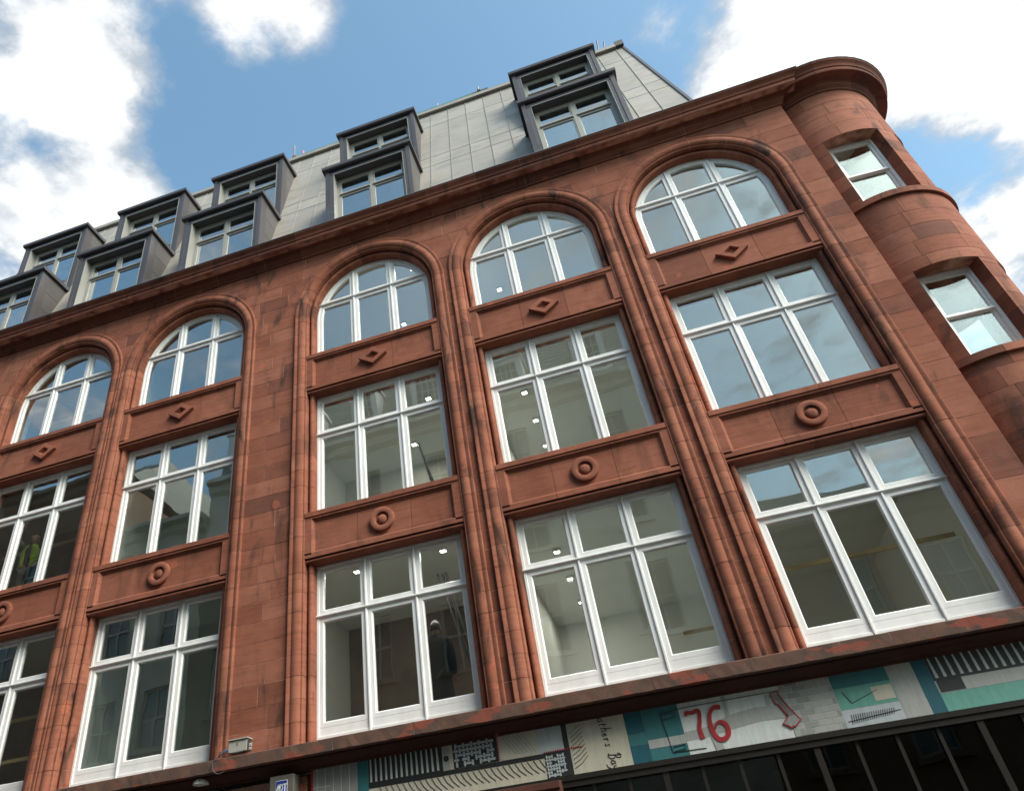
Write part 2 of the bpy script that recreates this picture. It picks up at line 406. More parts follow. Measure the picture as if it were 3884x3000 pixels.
wb = MB()
XB = [XL] + [v for x0 in BAYS.values() for v in (x0 - OUT + .05, x0 + WW + OUT - .05)] + [XPIL - 0.01]
for i in range(0, len(XB), 2):
    wb.box(XB[i], XB[i + 1], WALL_Y + 0.0035, 0.34, LEDGE_B + .05, ZSP)
for p in cut_cells(XL, XPIL - .01, ZSP, ZTOP + 0.3, RAD + OUT - .05): wb.prism_xz(p, WALL_Y + 0.0035, 0.34)
for (zb, zt) in ((Z1T + .02, Z2B - .02), (Z2T + .02, Z3B - .02)):
    for x0 in BAYS.values(): wb.box(x0 - .4, x0 + WW + .4, -0.06, 0.34, zb, zt)
wall = wb.build('wall', 'mortar', building)

def stone_block(poly, parent, name='stone_block', mat='stone', y0=WALL_Y, y1=-0.12):
    g = 0.0035
    g = 0.0045; p = inset(poly, g)
    o = MB().prism_xz(p, y0 + rnd.uniform(-0.002, 0.002), y1).build(name, mat, parent)
    return o
GX = [(XL, BAYS['A'] - OUT), (BAYS['A'] + WW + OUT, BAYS['B'] - OUT), (BAYS['B'] + WW + OUT, BAYS['C'] - OUT),
      (BAYS['C'] + WW + OUT, BAYS['D'] - OUT), (BAYS['D'] + WW + OUT, BAYS['E'] - OUT), (BAYS['E'] + WW + OUT, XPIL)]
def split(xa, xb, k, r_, lo=0.5, hi=1.15):
    w = xb - xa
    if w < 0.55: return [xa, xb]
    if w < 1.2:
        if r_.random() < 0.25: return [xa, xb]
        f = (0.36, 0.62, 0.45, 0.7)[k % 4] + r_.uniform(-.05, .05); return [xa, xa + w * f, xb]
    out = [xa]
    while xb - out[-1] > hi + 0.25: out.append(out[-1] + r_.uniform(lo, hi))
    out.append(xb); return out
for k, (z0, z1) in enumerate(courses):
    if z1 <= ZSP + 0.02 and z0 < ZSP:
        for gi, (xa, xb) in enumerate(GX):
            if gi == 0 and z1 < 9.4: pass
            cuts = split(xa, xb, k + gi, rnd)
            for a, b in zip(cuts, cuts[1:]):
                stone_block([(a, z0), (b, z0), (b, z1), (a, z1)], wall, y1=0.02 if gi == 5 and b == xb else -0.12)
    else:
        cuts = split(XL, XPIL, k, rnd, 0.6, 1.25)
        if cuts[-2] > XPIL - .3: cuts.pop(-2)
        for a, b in zip(cuts, cuts[1:]):
            for p in cut_cells(a, b, z0, z1): stone_block(p, wall, y1=0.02 if b == XPIL else -0.12)

# ------------------------------------------------------------------ moulded arch surrounds
def arc(cx, cy, r_, a0, a1, n): return [(cx + r_ * math.cos(R(a0 + (a1 - a0) * i / n)), cy + r_ * math.sin(R(a0 + (a1 - a0) * i / n))) for i in range(n + 1)]
PROF = [(-0.03, 0.10), (0.0, 0.02), (0.0, -0.10)]                       # reveal beside the frame
PROF += arc(0.046, -0.135, 0.046, 170, 395, 7)                          # slim inner roll
PROF += [(0.093, -0.100), (0.110, -0.100), (0.114, -0.258), (0.120, -0.268), (0.140, -0.270), (0.144, -0.266)]   # quirk and fillet
PROF += [(0.152, -0.280), (0.172, -0.299), (0.198, -0.312), (0.228, -0.318), (0.258, -0.315), (0.282, -0.307), (0.298, -0.300)]   # broad roll
PROF += [(0.304, -0.296), (0.312, -0.297), (0.330, -0.304), (0.350, -0.309), (0.368, -0.309), (0.376, -0.302), (0.376, -0.20)]
def offset_open(pr, d):
    out = []
    for i in range(len(pr)):
        a = Vector(pr[max(i - 1, 0)]); b = Vector(pr[min(i + 1, len(pr) - 1)]); e = (b - a).normalized()
        out.append((pr[i][0] - e.y * d, pr[i][1] + e.x * d))
    return out
PCORE = offset_open(PROF, 0.0032)
def jamb_ring(prof, xe, sgn, z): return [(xe - sgn * s_, y_, z) for s_, y_ in prof]
def arch_ring(prof, xc, th): return [(xc + (RAD + s_) * math.cos(th), y_, ZSP + (RAD + s_) * math.sin(th)) for s_, y_ in prof]
joints = sorted({LEDGE_T - 0.02, ZSP} | {z0 for z0, z1 in courses if LEDGE_T < z0 < ZSP - .1})
NA = 13
for bk, x0 in BAYS.items():
    mb = MB()
    xc = x0 + RAD
    rings = [jamb_ring(PCORE, x0 + WW, -1, LEDGE_T - .02)] + [arch_ring(PCORE, xc, math.pi * i / 36) for i in range(37)] + [jamb_ring(PCORE, x0, 1, LEDGE_T - .02)]
    mb.sweep(rings)
    sur = mb.build('arch_surround', 'mortararch', building)
    g = 0.0048
    for sgn, xe in ((1, x0), (-1, x0 + WW)):
        for a, b in zip(joints, joints[1:]):
            dy = rnd.uniform(-.0015, .0015)
            pr = [(s_, y_ + dy) for s_, y_ in PROF]
            MB().sweep([jamb_ring(pr, xe, sgn, a + g), jamb_ring(pr, xe, sgn, b - g)]).build('jamb_stone', 'stone_arch', sur, True)
    for k in range(NA):
        t0, t1 = math.pi * k / NA + 0.0034, math.pi * (k + 1) / NA - 0.0034
        MB().sweep([arch_ring(PROF, xc, t0 + (t1 - t0) * i / 5) for i in range(6)]).build('arch_stone', 'stone_arch', sur, True)

# ------------------------------------------------------------------ spandrels between the windows
def frame_loop(xa, xb, za, zb, y): return [(xa, y, za), (xb, y, za), (xb, y, zb), (xa, y, zb)]
def spandrel(x0, zt, zb, boss):
    """zt: top of the lower window, zb: bottom of the upper window"""
    xa, xb = x0 - 0.112, x0 + WW + 0.112
    core = MB().box(xa + .004, xb - .004, -0.13, 0.10, zt + .03, zb - .03).build('spandrel', 'mortar', building)
    g = 0.003
    cuts = [xa, xa + (xb - xa) * (0.33 + rnd.uniform(-.03, .03)), xa + (xb - xa) * (0.67 + rnd.uniform(-.03, .03)), xb]
    # sill slabs, two stones
    cm = xa + (xb - xa) * rnd.uniform(0.4, 0.62)
    for a, b in ((xa, cm), (cm, xb)):
        prof = [(0.04, zb + .012), (-0.02, zb + .004), (-0.270, zb - 0.016), (-0.276, zb - 0.022), (-0.276, zb - 0.104), (-0.270, zb - 0.110), (-0.250, zb - 0.120), (-0.10, zb - 0.120), (0.04, zb - .12)]
        MB().sweep([[(a + g, y_, z_) for y_, z_ in prof], [(b - g, y_, z_) for y_, z_ in prof]], True).build('sill_stone', 'stone_panel', core)
    # border and sunk field, three stones
    Zt, Zb = zb - 0.122, zt + 0.075
    iz0, iz1 = Zb + 0.115, Zt - 0.075
    ix0, ix1 = xa + 0.17, xb - 0.17
    for i, (a, b) in enumerate(zip(cuts, cuts[1:])):
        m = MB(); a2, b2 = a + (g if i else 0), b - (g if i < 2 else 0)
        ya, yf = -0.258, -0.205
        L = a2 if i else ix0; Rr = b2 if i < 2 else ix1
        # top border (with two little steps), bottom border with splayed weathering
        top = [(ya, Zt), (ya, iz1 + .05), (ya + .020, iz1 + .052), (ya + .020, iz1 + .030), (ya + .038, iz1 + .032), (ya + .038, iz1 + .008), (yf, iz1), (-.12, iz1), (-.12, Zt)]
        bot = [(ya, Zb), (ya, iz0 - .03), (yf, iz0 + .012), (-.12, iz0 + .012), (-.12, Zb)]
        m.sweep([[(a2, y_, z_) for y_, z_ in top], [(b2, y_, z_) for y_, z_ in top]], True)
        m.sweep([[(a2, y_, z_) for y_, z_ in bot], [(b2, y_, z_) for y_, z_ in bot]], True)
        m.box(L if i else ix0 - .05, Rr if i < 2 else ix1 + .05, yf, -.12, iz0 - .0, iz1 + .012)
        if i == 0:
            sd = [(xa, ya), (ix0 - .045, ya), (ix0, yf), (ix0, -.12), (xa, -.12)]
            m.sweep([[(x_, y_, iz0 - .06) for x_, y_ in sd], [(x_, y_, iz1 + .055) for x_, y_ in sd]], True)
        if i == 2:
            sd = [(xb, ya), (ix1 + .045, ya), (ix1, yf), (ix1, -.12), (xb, -.12)]
            m.sweep([[(x_, y_, iz0 - .06) for x_, y_ in sd], [(x_, y_, iz1 + .055) for x_, y_ in sd]], True)
        m.build('panel_stone', 'stone_panel', core)
    # lintel: shadow groove, bead and deep soffit
    for a, b in ((xa, cuts[1] + .4), (cuts[1] + .4, xb)):
        prof = [(0.03, zt + .002), (-0.205, zt + .002)] + [(-0.205 + 0.028 * math.cos(R(q)) - 0.004, zt + .030 + 0.028 * math.sin(R(q))) for q in range(-90, -271, -30)] + [(-0.19, zt + .066), (-0.15, zt + .074), (0.03, zt + .074)]
        MB().sweep([[(a + g, y_, z_) for y_, z_ in prof], [(b - g, y_, z_) for y_, z_ in prof]], True).build('lintel_stone', 'stone_panel', core, True)
    # carved boss
    xc, zc = x0 + RAD + 0.01, (iz0 + iz1) / 2 + 0.01
    m = MB()
    if boss == 'roundel':
        pr = [(0.0, -.264), (.040, -.261), (.072, -.250), (.088, -.232), (.091, -.222), (.106, -.222), (.110, -.234), (.118, -.236), (.123, -.262), (.128, -.265), (.205, -.265), (.212, -.260), (.216, -.19)]
        n = 40
        m.sweep([[(xc + r_ * math.cos(2 * math.pi * k / n), y_, zc + r_ * math.sin(2 * math.pi * k / n)) for r_, y_ in pr] for k in range(n + 1)], False, False)
        m.build('roundel', 'stone_panel', core, True)
    else:
        hw, hz = 0.285, 0.20
        def dia(k, y): return [(xc - hw * k, y, zc), (xc, y, zc - hz * k), (xc + hw * k, y, zc), (xc, y, zc + hz * k)]
        lo = [dia(1.0, -.19), dia(1.0, -.272), dia(.97, -.278), dia(.50, -.278), dia(.47, -.272), dia(.32, -.218)]
        m.sweep(lo, True, False); m.add(dia(.32, -.218), [(0, 1, 2, 3)])
        m.build('lozenge', 'stone_panel', core)
for bk, x0 in BAYS.items():
    spandrel(x0, Z1T, Z2B, 'roundel'); spandrel(x0, Z2T, Z3B, 'lozenge')

# ------------------------------------------------------------------ white timber windows
def ring_sweep(m, poly, steps):
    rings = [[(x_, y_, z_) for x_, z_ in inset(poly, d)] for d, y_ in steps]
    m.sweep(rings + [rings[0]], True, False)
PANES = []
def window(name, x0, zb, zr, zt, arch=False, bottom=0.075, parent=None):
    """returns the frame; children: sash, pane, mullion, transom"""
    zt_edge = zt
    if arch:
        n = 28
        outl = [(0, zb), (WW, zb)] + [(RAD + RAD * math.cos(math.pi * i / n), ZSP + RAD * math.sin(math.pi * i / n)) for i in range(n + 1)]
    else: outl = [(0, zb), (WW, zb), (WW, zt), (0, zt)]
    m = MB(); ring_sweep(m, outl, [(0.0, 0.09), (0.0, -.018), (0.004, -.022), (0.038, -.022), (0.042, -.014), (0.042, 0.09)])
    win = put(name, m.mesh('window'), 'white', parent); win.location = (x0, 0, 0)
    mw, th = 0.020, 0.026
    def top_at(x): return ZSP + math.sqrt(max(0, RAD ** 2 - (x - RAD) ** 2)) if arch else zt
    mx = [WW / 3, 2 * WW / 3]
    for x in mx:
        MB().add(*mull(x, mw, zb + .0, zr - th)).build('mullion', 'white', win)
        MB().add(*mull(x, mw, zr + th, top_at(x) - .012)).build('mullion', 'white', win)
    pf = [(0.06, zr + th), (-0.036, zr + th - .006), (-0.05, zr + th - .016), (-0.05, zr - th + .02), (-0.03, zr - th + .004), (-0.02, zr - th), (0.06, zr - th)]
    MB().sweep([[(0.0, y_, z_) for y_, z_ in pf], [(WW, y_, z_) for y_, z_ in pf]], True).build('transom', 'white', win)
    e = 0.040
    xs = [e, mx[0] - mw, mx[0] + mw, mx[1] - mw, mx[1] + mw, WW - e]
    cells = []
    for i in range(3):
        a, b = xs[2 * i], xs[2 * i + 1]
        if arch and i != 1 and zr > ZSP:
            lo = [(a, zb + e), (b, zb + e), (b, zr - th), (a, zr - th)]
            k = 5; rI = RAD - e
            side = []
            for j in range(k + 1):
                z_ = ZSP + (zr - th - ZSP) * j / k
                q = math.sqrt(rI ** 2 - (z_ - ZSP) ** 2); side.append((RAD - q if i == 0 else RAD + q, z_))
            if i == 0: lo = [(a, zb + e), (b, zb + e), (b, zr - th)] + side[::-1]
            else: lo = [(a, zb + e), (b, zb + e)] + side + [(a, zr - th)]
            cells.append((lo, True))
        else: cells.append(([(a, zb + e), (b, zb + e), (b, zr - th), (a, zr - th)], True))
        if arch:
            rI = RAD - e; n = 9; z0 = zr + th
            q0 = math.sqrt(rI ** 2 - (z0 - ZSP) ** 2)
            aa = max(a, RAD - q0); bb = min(b, RAD + q0)
            cur = [(bb + (aa - bb) * j / n) for j in range(n + 1)]
            pts = [(x, ZSP + math.sqrt(max(0, rI ** 2 - (x - RAD) ** 2))) for x in cur]
            pol = [(aa, z0), (bb, z0)] + [p for p in pts if p[1] > z0 + 1e-3]
            cells.append((pol, False))
        else: cells.append(([(a, zr + th), (b, zr + th), (b, zt - e), (a, zt - e)], False))
    for pol, low in cells:
        m = MB(); bw = 0.082
        p2 = pol
        if low and bottom > 0.08:                        # deep bottom rail
            zl = zb + e; p2 = [(x_, zl + bottom) if abs(z_ - zl) < 1e-6 else (x_, z_) for x_, z_ in pol]
            m.box(pol[0][0], pol[1][0], -.006, .06, zl, zl + bottom)
        ring_sweep(m, p2, [(0.0, 0.06), (0.0, -.008), (bw - .018, -.008), (bw - .012, -.002), (bw, .016), (bw, .06)])
        m.build('sash', 'white', win)
        gp = inset(p2, bw - .004)
        cx = sum(p[0] for p in gp) / len(gp); cz = sum(p[1] for p in gp) / len(gp)
        gm = MB().prism_xz([(x_ - cx, z_ - cz) for x_, z_ in gp], -.003, .003)
        g_ = gm.build('pane', 'glass', win); g_.location = (cx, 0.030, cz)
        PANES.append(g_)
        g_.rotation_euler = (R(rnd.gauss(0, .22)), 0, R(rnd.gauss(0, .22)))
    return win
def mull(x, w, z0, z1):
    pr = [(x - w, 0.06), (x - w, -.012), (x - w * .55, -.034), (x + w * .55, -.034), (x + w, -.012), (x + w, 0.06)]
    mm = MB().sweep([[(a, b, z0) for a, b in pr], [(a, b, z1) for a, b in pr]], True); return mm.v, mm.f
protos = {}
for bk, x0 in BAYS.items():
    for key, args in (('1', (Z1B, Z1R, Z1T, False, 0.12)), ('2', (Z2B, Z2R, Z2T, False, 0.0)), ('3', (Z3B, Z3R, 0, True, 0.0))):
        if key not in protos:
            protos[key] = window('window', x0, args[0], args[1], args[2], args[3], args[4], building); protos[key + 'x'] = x0
        else:
            w = protos[key].copy(); col.objects.link(w); w.parent = building; w.location = (x0, 0, 0)
            for ch in protos[key].children:
                c_ = ch.copy(); col.objects.link(c_); c_.parent = w
                if c_.name.startswith('pane'): c_.rotation_euler = (R(rnd.gauss(0, .22)), 0, R(rnd.gauss(0, .22)))

# ------------------------------------------------------------------ main cornice
CP = [(-0.10, 14.335), (0.012, 14.337), (0.030, 14.345), (0.036, 14.372), (0.030, 14.384), (0.040, 14.392), (0.060, 14.414), (0.088, 14.438), (0.098, 14.452), (0.098, 14.478),
      (0.110, 14.486), (0.120, 14.512), (0.150, 14.534), (0.190, 14.540), (0.318, 14.536), (0.328, 14.528), (0.334, 14.534), (0.340, 14.598), (0.330, 14.606), (0.330, 14.628), (0.352, 14.640),
      (0.358, 14.664), (0.372, 14.700), (0.402, 14.732), (0.424, 14.752), (0.430, 14.764), (0.430, 14.796), (0.424, 14.800), (-0.10, 14.84)]
def cor_ring_x(x, y=WALL_Y, inn=0.0): return [(x, y - p - (0 if inn == 0 else -inn), z_ ) for p, z_ in CP]
cc = MB().sweep([[(XL, WALL_Y - p + .004, z_) for p, z_ in CP], [(XPIL + p - .004, WALL_Y - p + .004, z_) for p, z_ in CP], [(XPIL + p - .004, 0.7, z_) for p, z_ in CP]], True)
cornice = cc.build('cornice', 'mortar', building)
xs = [XL]
while xs[-1] < XPIL - 1.5: xs.append(xs[-1] + rnd.uniform(0.85, 1.25))
xs.append(XPIL - 0.55)
for a, b in zip(xs, xs[1:]):
    dy = rnd.uniform(-.003, .003)
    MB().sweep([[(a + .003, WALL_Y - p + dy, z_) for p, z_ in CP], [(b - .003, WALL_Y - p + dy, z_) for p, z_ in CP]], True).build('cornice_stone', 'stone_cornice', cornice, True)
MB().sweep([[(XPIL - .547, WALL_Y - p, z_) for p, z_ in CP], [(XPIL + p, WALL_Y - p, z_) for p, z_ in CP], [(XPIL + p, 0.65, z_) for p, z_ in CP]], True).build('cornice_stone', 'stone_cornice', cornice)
lead = MB().sweep([[(XL, y_, z_) for y_, z_ in ((-.695, 14.790), (-.695, 14.806), (-.55, 14.822), (0.35, 14.862), (0.35, 14.80))], [(XPIL + .445, y_, z_) for y_, z_ in ((-.695, 14.790), (-.695, 14.806), (-.55, 14.822), (0.35, 14.862), (0.35, 14.80))]], True)
lead.build('gutter_flashing', 'lead', cornice)

# ------------------------------------------------------------------ round corner turret
TX, TY, TR = 10.928, 0.985, 1.216
def tp(ang, r_, z_): a = R(ang); return (TX + r_ * math.sin(a), TY - r_ * math.cos(a), z_)
WINS = [(-20.4, 27.3), (46.0, 93.7), (112.0, 159.7)]
TLEV = [(11.27, 13.033), (7.765, 9.53), (4.30, 6.05)]
A0, A1 = -48.0, 190.0
def seg_mesh(a, b, r0, r1, z0, z1, step=5.0):
    n = max(1, int((b - a) / step)); m = MB()
    rings = [[tp(a + (b - a) * i / n, r1, z0), tp(a + (b - a) * i / n, r1, z1), tp(a + (b - a) * i / n, r0, z1), tp(a + (b - a) * i / n, r0, z0)] for i in range(n + 1)]
    return m.sweep(rings, True)
zs_ = {14.345, 0.0}
zs_ |= {14.345 - CH * k for k in range(1, 44) if 14.345 - CH * k > 0.1}
for z0, z1 in TLEV:
    for q in (z0, z1, z0 - .13): zs_ = {v for v in zs_ if abs(v - q) > .09} | {q}
zs_ = sorted(zs_)
tcore = MB()
rows = []
for z0, z1 in zip(zs_, zs_[1:]):
    inwin = any(w0 - 1e-6 <= z0 and z1 <= w1 + 1e-6 for w0, w1 in TLEV)
    band = any(abs(z1 - w0) < 1e-6 for w0, w1 in TLEV)
    if inwin:
        rg = []; p = A0
        for wa, wb_ in WINS: rg.append((p, wa)); p = wb_
        rg.append((p, A1))
    else: rg = [(A0, A1)]
    rows.append((z0, z1, rg, band, inwin))
    for a, b in rg:
        mm = seg_mesh(a + .2, b - .2, TR - .27, TR - .0035, z0, z1, 6); tcore.add(mm.v, mm.f)
turret = tcore.build('corner_turret', 'mortar', building)
for ri, (z0, z1, rg, band, inwin) in enumerate(rows):
    for a, b in rg:
        cuts = [a]
        if inwin: cuts = [a, b]
        else:
            cuts = [a]; 
            while b - cuts[-1] > 62: cuts.append(cuts[-1] + rnd.uniform(30, 52))
            cuts.append(b)
        for c0, c1 in zip(cuts, cuts[1:]):
            ga = 0.16
            r1 = TR + (0.055 if band else rnd.uniform(-.001, .001))
            seg_mesh(c0 + (ga if c0 != a or not inwin else 0), c1 - (ga if c1 != b or not inwin else 0), TR - .28, r1, z0 + .0035, z1 - .0035, 4).build('sill_band_stone' if band else 'turret_stone', 'stone', turret, True)
# turret cornice
def tc_ring(ang, d=0): return [tp(ang, TR + p - d, z_) for p, z_ in CP]
ta = [-52, -30, 0, 32, 64, 98, 132, 165, 190]
for a, b in zip(ta, ta[1:]):
    n = 7
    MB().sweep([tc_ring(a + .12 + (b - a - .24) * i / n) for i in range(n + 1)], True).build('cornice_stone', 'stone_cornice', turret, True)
rm = MB(); ring = [tp(a, TR + .445, 14.795) for a in range(-60, 300, 6)]; ring2 = [tp(a, TR + .445, 14.815) for a in range(-60, 300, 6)]
ring3 = [tp(a, 0.2, 14.95) for a in range(-60, 300, 6)]
rm.sweep([ring, ring2, ring3], True); rm.build('turret_roof', 'lead', turret)
# sash windows in the turret
def local(ang, dist):
    a = R(ang); o = Vector((TX + dist * math.sin(a), TY - dist * math.cos(a), 0))
    mat = Matrix(((math.cos(a), -math.sin(a), 0, o.x), (math.sin(a), math.cos(a), 0, o.y), (0, 0, 1, 0), (0, 0, 0, 1)))
    return mat
def turret_window(wa, wb_, z0, z1):
    half = R((wb_ - wa) / 2); ri = TR - .225
    hw = ri * math.sin(half) + .02; dist = ri * math.cos(half)
    zm = z0 + (z1 - z0) * 0.52
    m = MB(); ring_sweep(m, [(-hw, z0 - .02), (hw, z0 - .02), (hw, z1 + .01), (-hw, z1 + .01)], [(0, .08), (0, -.01), (.05, -.01), (.062, .0), (.062, .08)])
    w = put('turret_window', m.mesh('turret_window'), 'white', building); w.matrix_local = local((wa + wb_) / 2, dist)
    for nm, a, b, dy in (('upper_sash', zm - .03, z1 - .05, .012), ('lower_sash', z0 + .04, zm + .02, .045)):
        m = MB(); ring_sweep(m, [(-hw + .06, a), (hw - .06, a), (hw - .06, b), (-hw + .06, b)], [(0, dy + .045), (0, dy), (.038, dy), (.052, dy + .014), (.052, dy + .045)])
        m.build(nm, 'white', w)
        g_ = MB().prism_xz([(-hw + .10, a + .04), (hw - .10, a + .04), (hw - .10, b - .04), (-hw + .10, b - .04)], -.003, .003).build('pane', 'glass', w)
        g_.location = (0, dy + .028, 0)
    MB().box(-hw + .06, hw - .06, -.004, .05, zm - .028, zm + .014).build('meeting_rail', 'white', w)
for wa, wb_ in WINS:
    for z0, z1 in TLEV: turret_window(wa, wb_, z0, z1)
# floors and an inner lining keep the turret rooms enclosed
lin = MB()
for z_ in (0.02, 4.0, 7.5, 11.0, 14.2):
    lin.sweep([[tp(a, TR - .29, z_) for a in range(0, 360, 12)], [tp(a, TR - .29, z_ + .25) for a in range(0, 360, 12)]], True)
lin.build('turret_floor', 'plaster', building)

# ------------------------------------------------------------------ mansard roof
def roof_y(z_): return 1.19 + 0.28 * (z_ - 18.09)
def verge_x(z_): return 9.28 - 0.0778 * (z_ - 14.8)
RZ = [14.70, 16.4, 18.12, 18.72, 21.14, 22.28]
rb = MB()
base = [(XL - 1.5, roof_y(14.7) + .012, 14.7), (verge_x(14.7) - .012, roof_y(14.7) + .012, 14.7), (verge_x(22.28) - .012, roof_y(22.28) + .012, 22.27), (XL - 1.5, roof_y(22.28) + .012, 22.27)]
back = [(x_, 9.0, z_) for x_, y_, z_ in base]
rb.add(base + back, [(0, 1, 2, 3), (7, 6, 5, 4), (0, 4, 5, 1), (1, 5, 6, 2), (2, 6, 7, 3), (3, 7, 4, 0)])
roof = rb.build('mansard_roof', 'zincdark', building)
seams = [3.83 + 0.555 * k for k in range(-27, 8)] + [7.93, 8.49]
sx = [XL - 1.4] + [s_ for s_ in seams if s_ > XL - 1.4] + [None]
DORM = [-10.85, -7.36, -4.06, 0.055, 5.28]; DW = 2.43
for i in range(len(sx) - 1):
    for z0, z1 in zip(RZ, RZ[1:]):
        a0 = a1 = sx[i] + .006
        b0 = (sx[i + 1] if sx[i + 1] is not None else verge_x(z0)) - .006; b1 = (sx[i + 1] if sx[i + 1] is not None else verge_x(z1)) - .006
        mid = (a0 + b0) / 2
        lowd = z1 < 17.9 and any(d + .12 < a0 and b0 < d + DW - .12 for d in DORM)
        updd = 18.1 < z0 < 21 and any(d + .12 < a0 and b0 < d + DW - .12 for d in DORM)
        if lowd or updd: continue
        t_ = .012; zg0, zg1 = z0 + .012, z1 - .012
        vs = [(a0, roof_y(zg0) - t_, zg0), (b0, roof_y(zg0) - t_, zg0), (b1, roof_y(zg1) - t_, zg1), (a1, roof_y(zg1) - t_, zg1)]
        vs += [(x_, y_ + .02, z_) for x_, y_, z_ in vs]
        MB().add(vs, [(0, 1, 2, 3), (7, 6, 5, 4), (0, 4, 5, 1), (1, 5, 6, 2), (2, 6, 7, 3), (3, 7, 4, 0)]).build('zinc_panel', 'zinc', roof)
for s_ in seams:
    if s_ < XL - 1.4: continue
    m = MB(); pr = [(-.008, 0.0), (-.008, -.020), (.008, -.020), (.008, 0.0)]
    m.sweep([[(s_ + a, roof_y(z_) - .012 + b, z_) for a, b in pr] for z_ in (14.70, 22.28)], True).build('seam', 'zinc', roof)
m = MB(); pr = [(-.03, .03), (-.03, -.045), (.035, -.045), (.035, .03)]
m.sweep([[(verge_x(z_) + a, roof_y(z_) + b, z_) for a, b in pr] for z_ in (14.70, 22.36)], True).build('verge_trim', 'zincdark', roof)
MB().sweep([[(x_, y_, z_) for y_, z_ in ((2.22, 22.20), (2.22, 22.33), (2.34, 22.37), (2.7, 22.37), (2.7, 22.20))] for x_ in (XL - 1.4, 8.5)], True).build('ridge_coping', 'zinc', roof)
MB().sweep([[(x_, y_, z_) for y_, z_ in ((2.22, 22.22), (2.22, 22.44), (2.34, 22.48), (2.7, 22.48), (2.7, 22.20))] for x_ in (8.503, 8.74)], True).build('ridge_coping', 'zincdark', roof)

